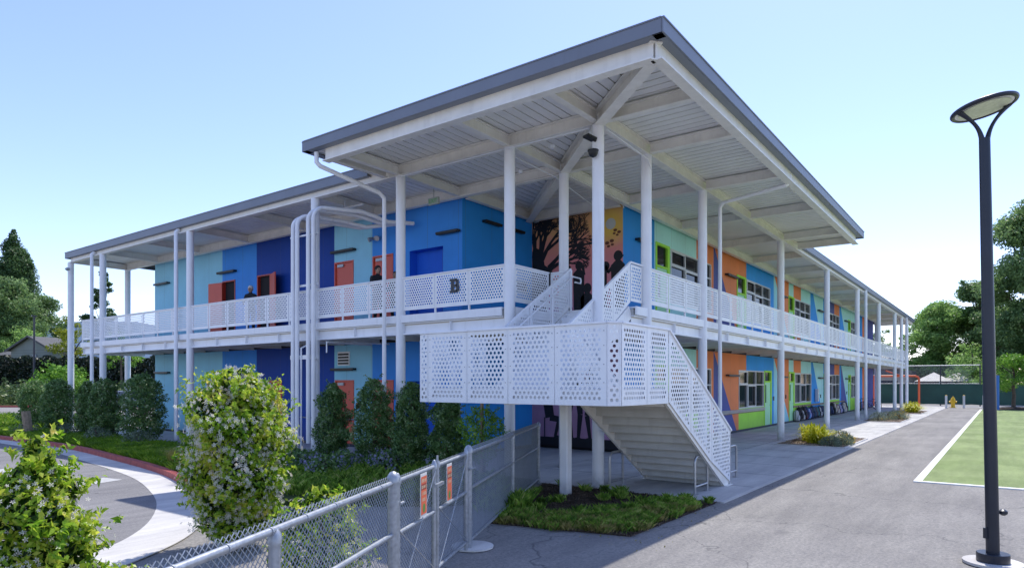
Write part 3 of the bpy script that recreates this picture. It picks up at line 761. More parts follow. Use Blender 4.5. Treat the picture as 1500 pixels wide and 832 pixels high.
# --- downspouts, conduits
def pipe(pts, r, name='downspout', mat='white', n=12): return MB().tube(pts, r, n).build(name, M[mat], B, smooth=True)
pipe([(-2.02,6.45,7.56),(-2.02,6.45,7.33),(-1.95,6.4,7.24),(-.35,6.12,6.93),(-.2,6.1,6.82),(-.2,6.1,.1)], .055)
pipe([(6.4,-2.12,7.56),(6.4,-2.12,7.36),(6.35,-2.05,7.28),(6.6,-.3,7.16),(6.65,-.2,7.05),(6.65,-.2,.05)], .055)
for y in (16.75,23.65): pipe([(-.05,y,7.5),(-.16,y,7.4),(-.16,y,.1)], .07)
pipe([(31.5,-.16,7.5),(31.5,-.16,.05)], .08); pipe([(51.6,-.16,7.5),(51.6,-.16,.05)], .08)
# four bundled conduits that bend in under the roof
for i, (y, top) in enumerate(((9.88,6.90),(9.68,6.93),(9.17,7.02),(8.93,7.05))):
    pts = [(-.24,y,.4),(-.24,y,top-.32)]
    for k in range(1,7):
        a = k/6*math.pi/2; pts.append((-.24+.30*(1-math.cos(a)), y-.1*(1-math.cos(a)), top-.32+.32*math.sin(a)))
    pts += [(.9,y-.35-.12*i,top-.02),(1.6,y-.75-.1*i,top-.08-.05*i),(2.3,7.9-.12*i,6.95-.03*i)]
    pipe(pts, .060, 'conduit', 'white')
mb = MB(); mb.box(-.16,-.12,8.85,10.1,4.86,4.92); mb.box(-.18,-.12,8.85,10.1,6.3,6.34); mb.box(-.18,-.12,8.85,10.1,2.78,2.90); mb.build('conduit_bracket', M['white'], B)
pipe([(-.2,9.55,2.5),(-.2,9.55,3.1),(.2,9.5,3.3),(2.3,9.4,3.3)], .025, 'conduit'); pipe([(-.2,9.55,.2),(-.2,9.55,2.5)],.022,'conduit')
pipe([(-.05,8.6,2.95),(-.05,8.6,3.25),(2.3,8.6,3.3)], .022, 'conduit')
# thin conduits under canopy
pipe([(-.18,5.7,7.28),(-.18,2.25,7.28),(-.12,.15,7.28)], .012,'conduit'); pipe([(.1,2.4,7.3),(2.1,2.4,7.26),(5.9,3.2,7.3)], .012,'conduit')
pipe([(5.9,5.5,7.44),(5.9,3.1,7.44),(5.85,2.5,7.55),(5.95,2.44,7.3)], .016,'conduit'); pipe([(.15,-.12,7.28),(2.1,-.12,7.2),(2.27,-.12,7.0)], .014,'conduit')
# strip lights under the left roof
for (a,b) in (((1.0,8.3,7.28),(1.0,9.9,7.28)),): MB().obox(a,b,.06,.05).build('strip_light', M['white'], B)
pipe([(1.0,9.1,7.3),(1.0,9.1,7.5)],.02,'light_hanger')
# dome camera and flood on the corner column
mb = MB(); mb.obox((-.12,.02,7.02),(-.34,.1,7.06),.18,.05); mb.tube([(-.1,0,7.0),(-.18,0,7.0)],.03,10); mb.build('flood_light', M['black'], B, bevel=.01)
mb = MB(); mb.lathe((-.24,-.02,6.62),[(.02,0),(.07,.03),(.095,.08),(.1,.12),(.11,.125),(.11,.15),(.04,.17)],18); mb.tube([(-.1,0,6.77),(-.24,-.02,6.79)],.022,10); mb.build('security_camera', M['black'], B, smooth=True)
mb = MB(); mb.lathe((-.22,25.95,6.95),[(.02,0),(.09,.05),(.1,.1),(.04,.14)],14); mb.tube([(-.1,26.1,7.1),(-.22,25.95,7.09)],.02,8); mb.build('security_camera', M['galv'], B, smooth=True)
for c in ((1.6,3.1,7.36),(.6,1.5,7.36)): MB().lathe(c,[(.04,0),(.06,.03),(.06,.07)],14).build('smoke_detector', M['white'], B, smooth=True)
# exit sign hung on the left walkway
mb = MB(); mb.box(1.28,1.34,5.60,5.98,6.93,7.12); mb.tube([(1.31,5.79,7.12),(1.31,5.79,7.5)],.01,8); ex = mb.build('exit_sign', M['exitbox'], B, bevel=.01)
def text(s, size, loc, rot, mat, name, parent, ext=.002):
    cu = bpy.data.curves.new(name, 'FONT'); cu.body = s; cu.size = size; cu.extrude = ext; cu.align_x = 'CENTER'; cu.align_y = 'CENTER'; cu.materials.append(mat)
    tmp = bpy.data.objects.new(name, cu); COL.objects.link(tmp)
    dg = bpy.context.evaluated_depsgraph_get(); me = bpy.data.meshes.new_from_object(tmp.evaluated_get(dg)); bpy.data.objects.remove(tmp)
    o = bpy.data.objects.new(name, me); COL.objects.link(o); o.parent = parent; o.location = loc; o.rotation_euler = rot; return o
text('EXIT', .15, Vector((1.275,5.79,7.025))-B.location, (R(90),0,R(-90)), M['exitgreen'], 'lettering', ex)
# window box on blue return wall
mb = MB(); mb.box(4.9,5.65,5.76,5.8,5.0,5.35); MB_ = mb.build('notice_board', M['exitbox'], B); MB().box(4.96,5.59,5.752,5.76,5.05,5.3).build('board_glass', M['glass'], MB_)

# --- mural on the notch wall (plane x = 6, y 2.5..5.8), both floors
def mural_mat():
    m, t, b = nt('mural_paint'); N = t.nodes; L = t.links
    tc = N.new('ShaderNodeTexCoord'); sp = N.new('ShaderNodeSeparateXYZ'); L.new(tc.outputs['Object'], sp.inputs[0])
    n = N.new('ShaderNodeTexNoise'); n.inputs['Scale'].default_value = 1.6; n.inputs['Detail'].default_value = 7; L.new(tc.outputs['Object'], n.inputs['Vector'])
    mr = N.new('ShaderNodeMath'); mr.operation = 'MULTIPLY_ADD'; mr.inputs[1].default_value = 1/3.7; mr.inputs[2].default_value = -3.8/3.7
    L.new(sp.outputs['Z'], mr.inputs[0])
    ad = N.new('ShaderNodeMath'); ad.operation = 'MULTIPLY_ADD'; ad.inputs[1].default_value = .35; L.new(n.outputs['Fac'], ad.inputs[0]); L.new(mr.outputs[0], ad.inputs[2])
    rp = N.new('ShaderNodeValToRGB'); cr = rp.color_ramp
    for _ in range(4): cr.elements.new(.5)
    for e,(p,c) in zip(cr.elements, [(.1,'#8478b8'),(.3,'#c08cb0'),(.5,'#e08898'),(.75,'#ea9088'),(.92,'#f0a484'),(1.15,'#f0b478')]): e.position=min(p,1); e.color=(*srgb(c),1)
    L.new(ad.outputs[0], rp.inputs['Fac'])
    # yellow glow round the sun
    cx = N.new('ShaderNodeVectorMath'); cx.operation='DISTANCE'; cx.inputs[1].default_value=(6-2.5,2.95-2.5,6.9); L.new(tc.outputs['Object'], cx.inputs[0])
    r2 = N.new('ShaderNodeValToRGB'); r2.color_ramp.elements[0].position=.28; r2.color_ramp.elements[0].color=(1,1,1,1); r2.color_ramp.elements[1].position=.75; r2.color_ramp.elements[1].color=(0,0,0,1)
    L.new(cx.outputs['Value'], r2.inputs['Fac'])
    mx = N.new('ShaderNodeMixRGB'); L.new(r2.outputs['Color'], mx.inputs['Fac']); L.new(rp.outputs['Color'], mx.inputs['Color1']); mx.inputs['Color2'].default_value=(*srgb('#f0c85c'),1)
    L.new(mx.outputs['Color'], b.inputs['Base Color']); b.inputs['Roughness'].default_value=.6
    return m
def paint_low():
    return paint('mural_lower_paint', '#b58aa6', .6, .25, .9)
MU = MB().add([(6,2.5,DK-.06),(6,5.8,DK-.06),(6,5.8,WZT),(6,2.5,WZT)], [(3,2,1,0)]).build('mural', mural_mat(), B)
ML = MB().add([(6,2.5,.1),(6,5.8,.1),(6,5.8,3.33),(6,2.5,3.33)], [(3,2,1,0)]).build('mural', paint_low(), B)
def flat(mb, pts, x): mb.add([(x,y,z) for y,z in pts], [tuple(range(len(pts)))])
def disc(mb, y, z, ry, rz_, x, n=20): flat(mb, [(y+ry*math.cos(2*math.pi*k/n), z+rz_*math.sin(2*math.pi*k/n)) for k in range(n)], x)
def stroke(mb, p, q, w0, w1, x):
    p=Vector(p); q=Vector(q); d=(q-p); 
    if d.length<1e-4: return
    d.normalize(); n_=Vector((-d.y,d.x)); flat(mb, [tuple(p+n_*w0/2),tuple(q+n_*w1/2),tuple(q-n_*w1/2),tuple(p-n_*w0/2)], x)
X_ = 5.995
sb = MB(); disc(sb, 2.91, 6.91, .17, .17, X_); sb.build('mural_sun', M['sun'], MU)
tr = MB()
rnd = random.Random(3)
xk = [X_]
def branch(p, ang, L0, w, depth):
    if depth == 0 or p[0] < 2.6: return
    q = (p[0]+math.cos(ang)*L0, p[1]+math.sin(ang)*L0)
    q = (max(2.6,min(5.76,q[0])), min(7.35,max(4.2,q[1])))
    xk[0] = X_ - .0001*rnd.random()*10
    stroke(tr, p, q, w, w*.72, xk[0])
    for k in range(2 if depth > 6 or rnd.random() < .55 else 3):
        branch(q, ang + rnd.uniform(-.62,.62), L0*rnd.uniform(.72,.92), w*.68, depth-1)
flat(tr, [(5.79,DK-.05),(5.79,6.4),(5.62,6.5),(5.4,6.35),(5.3,5.9),(5.05,5.75),(4.95,5.5),(5.2,5.0),(5.1,3.8)], X_)
branch((5.70,6.2), R(92), .30, .20, 7); branch((5.5,6.2), R(100), .30, .20, 8); branch((5.4,6.1), R(122), .34, .18, 8); branch((5.15,5.8), R(140), .36, .17, 8); branch((5.1,5.75), R(155), .36, .15, 7); branch((5.45,6.3), R(110), .3, .18, 8)
stroke(tr, (4.7,6.40), (3.45,6.40), .10, .05, X_-.0012)
branch((4.5,6.42), R(95), .24, .06, 7); branch((4.1,6.42), R(80), .22, .05, 7); branch((3.95,6.7), R(95), .22, .05, 6); branch((4.3,6.6), R(110), .22, .05, 6)
tr.build('mural_tree', M['silh'], MU)
for (y,z,s,a) in ((2.72,6.61,.13,.5),(2.93,6.30,.15,-.3),(3.58,6.57,.10,.2)):
    bt = MB()
    for sg in (-1,1):
        for (u,v,w_) in ((.55,.45,.5),(.45,-.3,.38)):
            uu=u*sg; ca_,sa_=math.cos(a),math.sin(a)
            disc(bt, y+s*(uu*ca_-v*sa_), z+s*(uu*sa_+v*ca_), s*w_, s*w_*.7, X_-.0005*(2+sg), 10)
    bt.build('mural_butterfly', M['butter'], MU)
kd = MB()
def kid(y, zb, h, face, extra=None, w=.15):
    x = X_ - .002
    hr = w
    disc(kd, y, zb+h-hr, hr*.92, hr, x)
    flat(kd, [(y-hr*.5*face, zb+h-hr*.7),(y-hr*1.25*face, zb+h-hr*1.05),(y-hr*.6*face, zb+h-hr*1.7)], x-.0003)      # nose / chin
    flat(kd, [(y-.35*hr,zb+h-1.7*hr),(y+.35*hr,zb+h-1.7*hr),(y+1.5*hr,zb+h-2.7*hr),(y+1.2*hr,zb),(y-1.2*hr,zb),(y-1.4*hr,zb+h-2.7*hr)], x-.0006)
    if extra: extra(x-.0009, y, zb, h, hr)
def arms_up(x,y,zb,h,hr):
    stroke(kd,(y+1.1*hr,zb+h-3*hr),(y+2.2*hr,zb+h-4.0*hr),.12,.09,x); stroke(kd,(y+2.2*hr,zb+h-4.0*hr),(y+2.5*hr,zb+h-2.6*hr),.09,.07,x)
    disc(kd,y+2.6*hr,zb+h-2.7*hr,.13,.14,x)
def pony(x,y,zb,h,hr): stroke(kd,(y-.8*hr,zb+h-.9*hr),(y-1.5*hr,zb+h-3.2*hr),.12,.05,x)
kid(2.66,3.76,2.32,1,arms_up,.16); kid(4.02,3.76,2.14,1,pony,.14); kid(3.72,3.76,1.43,-1,None,.16); kid(4.42,3.76,2.2,-1,None,.08); kid(3.16,3.76,1.95,-1,None,.09)
kd.build('mural_children', M['silh'], MU)
pp = MB(); flat(pp, [(3.6,3.77),(4.0,3.77),(3.95,4.2),(3.72,4.33),(3.6,4.1)], X_-.004); pp.build('mural_shirt', M['purple'], MU)
# lower mural: legs and a seated figure
kd = MB(); x = X_
def legs(y, z, s=1):
    stroke(kd,(y-.10*s,z+1.35*s),(y-.16*s,z+.75*s),.22*s,.17*s,x); stroke(kd,(y-.16*s,z+.75*s),(y-.10*s,z+.08*s),.17*s,.10*s,x-.0003)
    stroke(kd,(y+.10*s,z+1.35*s),(y+.22*s,z+.75*s),.22*s,.17*s,x-.0006); stroke(kd,(y+.22*s,z+.75*s),(y+.12*s,z+.08*s),.16*s,.10*s,x-.0009)
    for q in (-.08,.14): disc(kd,y+q*s,z+.06,.12*s,.05,x-.0012)
    flat(kd,[(y-.25*s,z+1.3*s),(y+.25*s,z+1.3*s),(y+.22*s,z+1.9*s),(y-.2*s,z+1.9*s)],x-.0015); disc(kd,y,z+2.1*s,.15*s,.17*s,x-.0018)
legs(3.5,.3,1.05); legs(4.15,.3,1.1)
stroke(kd,(5.2,1.6),(5.1,1.0),.36,.34,x-.0021); stroke(kd,(5.1,1.0),(4.75,.95),.22,.18,x-.0024); stroke(kd,(4.75,.95),(4.9,.4),.15,.1,x-.0027); disc(kd,4.82,.38,.13,.06,x-.003); disc(kd,5.1,1.85,.17,.18,x-.0033)
stroke(kd,(4.75,1.2),(4.3,1.25),.2,.05,x-.0036); stroke(kd,(5.3,1.0),(5.3,.35),.04,.04,x-.0036)
kd.build('mural_children', M['silh'], ML)
MB().box(5.97,5.985,2.5,5.8,.1,.38).build('mural_base_band', M['silh'], ML)

# ================================================================== STAIRCASE
S = thing('outdoor_staircase', 'white steel staircase with perforated panels turning at a raised landing', 'staircase', (-1.25, 0, 0))
PX, PY0, PY1, PB, PT, PFL = -3.2, -2.1, 1.88, 1.76, 3.0, 2.02
# landing slab with edge channel
mb = MB(); mb.prism([(PX+.04,-1.9),(PX+.14,PY0+.05),(-1.3,PY0+.05),(-1.15,-.2),(-1.15,1.85),(PX+.04,1.85)], PB+.02, PFL); mb.build('landing', M['white'], S)
mb = MB(); mb.box(PX+.1,-1.2,-.06,.06,PB-.02,PB+.015); mb.box(-1.32,-1.2,PY0+.1,1.8,PB-.06,PB+.01); mb.build('landing_beams', M['beam'], S)
# supporting columns
mb = MB(); c=.09; e=.02
mb.prism([(-1.25-c,-.0-c+e),(-1.25-c+e,-c),(-1.25+c-e,-c),(-1.25+c,-c+e),(-1.25+c,c-e),(-1.25+c-e,c),(-1.25-c+e,c),(-1.25-c,c-e)],0,PB-.06); 
mb.build('square_post', M['white'], S)
def ppanel(p0, p1, z0, z1, name='perforated_panel', poly=None):
    p0=Vector((*p0,0)); p1=Vector((*p1,0)); w=(p1-p0).length; d=(p1-p0)/w; rz=math.atan2(d.y,d.x)
    me = perf_mesh(poly or rect(.006,w-.006,0,z1-z0), .083, .073, .0255, .06 if w > .4 else .012, name)
    ob = place_perf(me, name, (p0.x,p0.y,z0), rz, M['white2'], S)
    # bolts
    return ob
ys = [1.89,1.70,.78,-.10,-1.01,-1.93]
for a,b in zip(ys[:-1],ys[1:]): ppanel((PX,a),(PX,b),PB,PT-.02)
ppanel((PX,-1.93),(PX+.14,PY0),PB,PT-.02)
xs = [PX+.14,-2.19,-1.35]
for a,b in zip(xs[:-1],xs[1:]): ppanel((a,PY0),(b,PY0),PB,PT-.02)
ppanel((-1.3,1.88),(PX,1.88),PB,PT-.02)
# bolt heads on the front panels
mb = MB()
for i,(a,b) in enumerate(zip(ys[:-1],ys[1:])):
    for y in (a-.05,b+.05):
        for z in (PB+.35,PB+.62,PB+.9,PT-.12): mb.tube([(PX-.010,y,z),(PX,y,z)],.008,6)
mb.build('panel_bolts', M['galv'], S)
# back frames + cap rail
mb = MB()
for y in ys: mb.box(PX+.01,PX+.05,y-.02,y+.02,PB,PT-.03)
for x in xs: mb.box(x-.02,x+.02,PY0+.01,PY0+.05,PB,PT-.03)
mb.build('panel_posts', M['white'], S)
rail = [(PX,1.9,PT),(PX,-1.93,PT),(PX+.14,PY0,PT),(-1.32,PY0,PT)]
SL = (1.12-PT)/(1.80+1.32)
mb = MB()
for a,b in zip(rail[:-1],rail[1:]): mb.obox(a,b,.06,.035)
mb.obox((-1.33,PY0,PT),(1.83,PY0,1.12),.06,.04); mb.obox((PX,1.88,PT),(-1.1,1.88,PT),.06,.035)
mb.build('cap_rail', M['white'], S, bevel=.008)
# lower flight: x -1.3 .. 1.75, y -2.1 .. -.35
NX = 12; run = (1.75+1.25)/NX; rise = PFL/NX
mb = MB()
for i in range(NX):
    xa = -1.25+run*i; z = PFL - rise*(i+1)
    if i < NX-1:
        mb.box(xa,xa+run+.02,PY0+.07,-.38,z-.04,z)
    mb.box(xa-.012,xa,PY0+.07,-.38,max(z-.035,0),z+rise-.001)
mb.build('steps', M['stepgrey'], S)
for y in (PY0+.045,-.35):
    mb = MB(); sl = (0-(PFL-.2))/(1.7+1.3)
    mb.obox((-1.3,y,PFL-.18),(1.72,y,.02),.05,.24); mb.box(1.5,1.85,y-.09,y+.09,.0,.02); mb.build('stringer', M['beam'], S)
# its perforated side panels follow the slope
def slope_panel(xa,xb,y,zb,zt,name='perforated_panel', rev=False):
    "zb, zt functions of x"
    w = xb-xa
    poly = [(.006,zb(xa)),(w-.006,zb(xb)),(w-.006,zt(xb)),(.006,zt(xa))]
    me = perf_mesh(poly, .083, .073, .0255, .05, name)
    return place_perf(me, name, (xa,y,0), 0, M['white2'], S)
zt = lambda x: PT-.02 + SL*(x+1.32)
zb = lambda x: max(.06, PB + (-PB-.02)/(1.72+1.3)*(x+1.3))
for a,b in ((-1.34,-.35),(-.35,.72),(.72,1.82)): slope_panel(a,b,PY0,zb,zt)
for a,b in ((-1.34,-.35),(-.35,.72),(.72,1.82)): slope_panel(a,b,-.33,zb,zt)
mb = MB()
for x in (-.35,.72): mb.box(x-.02,x+.02,PY0+.01,PY0+.05,zb(x),zt(x))
mb.box(1.79,1.83,PY0,PY0+.04,.02,1.12); mb.box(1.79,1.83,-.35,-.31,.02,1.12); mb.build('panel_posts', M['white'], S)
mb = MB(); mb.obox((-1.2,-.33,PT-.02),(1.83,-.33,1.12),.055,.035); mb.tube([(-1.1,PY0+.14,PT-.2),(1.75,PY0+.14,PT-.2+SL*2.85),(1.9,PY0+.14,PT-.22+SL*2.85)],.02,10)
mb.tube([(-1.1,-.45,PT-.2),(1.75,-.45,PT-.2+SL*2.85),(1.9,-.45,PT-.22+SL*2.85)],.02,10); mb.build('handrail', M['white'], S, smooth=False)
# upper flight
NX2 = 11; run2 = (1.6+1.15)/NX2; rise2 = (DK-.05-PFL)/NX2
mb = MB()
for i in range(NX2):
    xa = -1.15+run2*i; z = PFL+rise2*(i+1)
    if i < NX2-1: mb.box(xa,xa+run2+.02,.12,1.58,z-.04,z)
    mb.box(xa,xa+.012,.12,1.58,z-rise2-.02,z-.04)
mb.build('steps', M['white'], S)
s2 = (DK-PFL)/(1.6+1.15)
for y in (.08,1.62):
    mb = MB(); mb.obox((-1.2,y,PFL-.05),(1.58,y,DK-.12),.05,.28); mb.build('stringer', M['white'], S)
# side panels with gently sloped cap
zt2 = lambda x: 3.28 + (4.78-3.28)/(1.55+.92)*(x+.92) if x < 1.55 else 4.78
zb2 = lambda x: PFL+.12 + s2*(x+1.15)
for y in (.05,1.62):
    for a,b in ((-1.0,-.1),(-.1,.75),(.75,1.55)): slope_panel(a,b,y,zb2,zt2)
slope_panel(1.56,2.14,.05,lambda x:3.93,lambda x:4.75)
for y in (.05,1.62):
    mb = MB()
    mb.obox((-1.15,y,zt2(-1.15)+.02),(1.57,y,4.80),.06,.04)
    if y < 1: mb.obox((1.56,.05,4.79),(2.16,.05,4.79),.06,.04)
    mb.build('cap_rail', M['white'], S, bevel=.006)
    for x in (-1.0,-.1,.75,1.55): MB().box(x-.02,x+.02,y-.02+(.03 if y<1 else -.03),y+.02+(.03 if y<1 else -.03),zb2(x),zt2(x)-.01).build('panel_post', M['white'], S)
mb = MB()
for y in (.16,1.51):
    mb.tube([(-1.1,y,zt2(-1.1)-.16),(1.5,y,4.60),(1.85,y,4.60),(1.87,y,4.55),(1.85,y,4.48),(1.6,y,4.48)],.02,10)
mb.build('handrail', M['white'], S, smooth=True)

# ================================================================== BIKE HOOPS
def hoop(x0,x1,y,label,ht=.72,rz=0):
    t = thing('bike_hoop', label, 'bike rack', ((x0+x1)/2,y,0), 'steel bike hoops by the stairs', rz)
    w=(x1-x0)/2; mb = MB(); r=.12
    pts=[(-w,0,0),(-w,0,ht-r)]+[(-w+r*(1-math.cos(a)),0,ht-r+r*math.sin(a)) for a in [k/6*math.pi/2 for k in range(1,7)]]
    pts+=[(w-r+r*math.sin(a),0,ht-r+r*math.cos(a)) for a in [k/6*math.pi/2 for k in range(0,7)]]+[(w,0,0)]
    mb.tube(pts,.024,12); mb.build('hoop', M['steel'], t, smooth=True, world=False)
    mb = MB(); mb.tube([(-w,0,.16),(w,0,.16)],.02,10); mb.build('crossbar', M['steel'], t, smooth=True, world=False)
    mb = MB()
    for s in (-w,w): mb.lathe((s,0,.012),[(.07,0),(.07,.012),(.03,.016)],16)
    mb.build('base_plate', M['steel'], t, world=False)
hoop(-.18,.38,-.36,'grey steel hoop in the shade behind the round column and stair stringer')
hoop(.1,.74,-2.0,'grey steel hoop standing on the slab in front of the lowest steps')
hoop(2.3,2.95,-1.85,'pale steel hoop just past the foot of the stairs')

# ================================================================== FENCE AND GATE
U = Vector((.905,.425,0)).normalized(); NV = Vector((-U.y,U.x,0)); G0 = Vector((-5.5,-1.2,0))
def fp(s, z=0, n=0): q = G0 + U*s + NV*n; return (q.x,q.y,z)
def chain(mb, s0, s1, z0, z1, n=.035, r=.0032, wd=.05, ht=.05):
    k = (z1-z0)*wd/ht; 
    for sgn_ in (1,-1):
        s = s0 - k
        while s < s1 + k:
            a0, a1 = s, s + sgn_*k          # s at bottom, top
            if sgn_ < 0: a0, a1 = s, s - k
            # clip to [s0,s1]
            t0, t1 = 0., 1.
            for lim, up in ((s0, True), (s1, False)):
                d = a1-a0
                tt = (lim-a0)/d
                if (d > 0) == up: t0 = max(t0, tt)
                else: t1 = min(t1, tt)
            if t1 > t0 + .01:
                A = fp(a0+(a1-a0)*t0, z0+(z1-z0)*t0, n+sgn_*.003); Bq = fp(a0+(a1-a0)*t1, z0+(z1-z0)*t1, n+sgn_*.003)
                mb.tube([A,Bq], r, 3, caps=False)
            s += wd
def post(s, h, r, name, par, cap=True, n=0):
    mb = MB(); x,y,_ = fp(s,0,n); mb.cyl(x,y,0,h,r,20)
    mb.lathe((x,y,h),[(r+.008,-.05),(r+.008,0),(r*.9,.02),(r*.55,.042),(0.003,.05)],20) if cap else None
    return mb.build(name, M['galv'], par, smooth=True)
RZ, MZ = 1.215, .76
def section(label, s0, s1, posts, group='chain-link fence runs', post_r=.036):
    t = thing('chain_link_fence', label, 'fence', fp(s0), group)
    for s,h,r in posts: post(s,h,r,'fence_post',t)
    for z,r in ((RZ,.024),(MZ,.022)): MB().tube([fp(s0,z),fp(s1,z)],r,14).build('rail', M['galv'], t, smooth=True)
    mb = MB(); chain(mb, s0, s1, .05, RZ+.06, .032); mb.build('chain_mesh', M['wire'], t)
    mb = MB()
    s = s0+.25
    while s < s1:
        q = fp(s,RZ); mb.tube([fp(s-.006,RZ),fp(s+.006,RZ)],.0285,14); s += .42
    mb.build('wire_ties', M['wire'], t)
    return t
sec1 = section('near chain-link fence run left of the gate with thick round posts', -6.9, -2.62, [(-4.5,RZ-.03,.036),(-6.9,RZ,.036)])
sec2 = section('long chain-link fence run from the gate to the covered area', .09, 5.62, [(2.87,1.22,.03),(5.62,1.24,.036)])
MB().tube([fp(.09,.1),fp(5.62,.1)],.02,12).build('rail', M['galv'], sec2, smooth=True)
# latch band on the gate posts
gp1 = thing('gate_post','thick galvanised gate post with domed cap at the left of the gate','gate post',fp(-2.57),'gate posts')
post(-2.57,1.27,.048,'shaft',gp1)
for z in (.35,1.0): MB().cyl(*fp(-2.57)[:2],z,z+.05,.053,20).build('hinge_band', M['galv'], gp1, smooth=True)
gp2 = thing('gate_post','thick galvanised gate post with concrete footing at the right of the gate','gate post',fp(0),'gate posts')
post(0,1.27,.046,'shaft',gp2)
for z in (.3,1.0): MB().cyl(*fp(0)[:2],z,z+.05,.053,20).build('hinge_band', M['galv'], gp2, smooth=True)
mb = MB(); q = fp(.12,0,-.02); mb.cyl(q[0],q[1],0,.022,.27,30); mb.build('footing', M['gutter'], gp2)
def leaf(s0, s1, label):
    t = thing('gate_leaf', label, 'gate', fp(s0), 'chain-link gate leaves')
    for s,nm in ((s0,'stile'),(s1,'stile')):
        post(s,1.24,.024,nm,t)
    for z in (RZ,MZ-.02,.12): MB().tube([fp(s0,z),fp(s1,z)],.021,12).build('rail', M['galv'], t, smooth=True)
    mb = MB(); chain(mb, s0, s1, .1, RZ+.03, .028); mb.build('chain_mesh', M['wire'], t)
    mb = MB(); mb.tube([fp(s0,.12,-.02),fp(s1,RZ-.02,-.02)],.005,6); mb.tube([fp(s1,.12,-.024),fp(s0,MZ,-.024)],.005,6); mb.build('brace_wire', M['galv'], t)
    return t
g1 = leaf(-2.46,-1.40,'left gate leaf of chain-link mesh, carrying the nearer orange sign')
g2 = leaf(-1.30,-.12,'right gate leaf of chain-link mesh, beside the concrete footing')
# latch
mb = MB(); a = fp(-1.35,.93,-.03); mb.obox(fp(-1.45,1.02,-.035),fp(-1.2,1.02,-.035),.03,.035); mb.cyl(*fp(-1.35,0,-.02)[:2],.25,1.33,.012,10); mb.build('drop_bolt', M['galv'], g1, smooth=False)
mb = MB(); mb.tube([fp(-2.5,1.02,-.04),fp(-2.42,1.02,-.04)],.014,8); mb.build('hinge', M['galv'], g1)
mb = MB(); mb.tube([fp(-.1,1.02,-.04),fp(.1,1.02,-.06)],.014,8); mb.build('hinge', M['galv'], g2)
# signs
def warn_sign(s, z0, w, h, label, lines):
    t = thing('warning_sign', label, 'sign', fp(s,z0,-.045), 'orange signs on the gate')
    def pl(s0,s1,a,b,n,mat,nm):
        mb = MB(); q = [fp(s0,a,n),fp(s1,a,n),fp(s1,b,n),fp(s0,b,n)]; mb.add(q,[(0,1,2,3)]); return mb.build(nm, M[mat], t)
    mb = MB(); mb.obox(fp(s-w/2,z0+h/2,-.04),fp(s+w/2,z0+h/2,-.04),.004,h); mb.build('board', M['signwhite'], t)
    m_=.012
    pl(s-w/2+m_,s+w/2-m_,z0+.06*h,z0+h*.62,-.0445,'signred','orange_field'); pl(s-w/2+m_,s+w/2-m_,z0+h*.62,z0+h*.76,-.0445,'signdark','dark_band'); pl(s-w/2+m_,s+w/2-m_,z0+h*.76,z0+h*.93,-.0445,'signred','orange_field')
    rnd_ = random.Random(int(s*100)); mb = MB()
    for (zf,hf,wf) in lines:
        # worn, barely legible block capitals
        x = -wf*w/2
        while x < wf*w/2-.004:
            lw = rnd_.uniform(.016,.024); zb_ = z0+h*zf; hh=h*hf
            pat = rnd_.choice(('I','E','H','O'))
            def st(u0,u1,v0,v1):
                q = [fp(s+x+u0*lw,zb_+v0*hh,-.0455),fp(s+x+u1*lw,zb_+v0*hh,-.0455),fp(s+x+u1*lw,zb_+v1*hh,-.0455),fp(s+x+u0*lw,zb_+v1*hh,-.0455)]; mb.add(q,[(0,1,2,3)])
            st(0,.28,0,1)
            if pat in 'HO': st(.55,.8,0,1)
            if pat in 'EO': st(.28,.55,.82,1); st(.28,.55,0,.18)
            if pat in 'EH': st(.28,.55,.42,.58)
            x += lw*1.05
    mb.build('lettering', M['signink'], t)
    mb = MB(); c0 = z0+h*.2
    mb.add([fp(s+.035*math.cos(a),c0+.045*math.sin(a),-.0456) for a in [k*math.pi/8 for k in range(16)]],[tuple(range(16))]); mb.build('emblem', M['signgreen'], t)
warn_sign(-1.86,.78,.19,.43,'orange warning sign on the left gate leaf, nearer the camera',[(.80,.07,.7),(.655,.07,.75),(.50,.075,.6),(.36,.075,.5)])
warn_sign(-.98,.77,.19,.43,'orange warning sign on the right gate leaf, beyond the centre post',[(.80,.07,.7),(.655,.07,.75),(.50,.075,.5)])

# ================================================================== STREET LAMP
lp = thing('street_lamp','tall dark street lamp with tilted ring-shaped head at the right edge','street lamp',(-2.40,-6.55,0))
lp.rotation_euler = (R(0),R(0),0)
RV = Vector((SA,-CA,0)); DV = Vector((CA,SA,0))
bx, by = lp.location.x, lp.location.y
tilt = lambda z: Vector((bx,by,z)) - RV*(.020*z)
mb = MB(); mb.cyl(bx,by,0,.03,.30,36); mb.build('footing', M['gutter'], lp)
mb = MB(); mb.cyl(bx,by,.03,.13,.165,36); mb.build('base_cover', M['lampblack'], lp, smooth=True, bevel=.006)
mb = MB(); mb.tube([tilt(.13),tilt(2.5),tilt(4.94)],[.068,.064,.056],24); mb.build('pole', M['lampblack'], lp, smooth=True)
mb = MB(); q = tilt(.36); mb.obox(q-RV*.065-Vector((0,0,.06)),q-RV*.065+Vector((0,0,.06)),.03,.07,up=tuple(RV)); mb.build('hand_hole_cover', M['lampblack'], lp)
mb = MB(); q = tilt(.60); mb.tube([q+RV*.05,q+RV*.11],.012,8); mb.lathe(tuple(q+RV*.13-Vector((0,0,.035))),[(.02,0),(.045,.02),(.045,.05),(.02,.07)],16); mb.build('locator_light', M['lampblack'], lp, smooth=True)
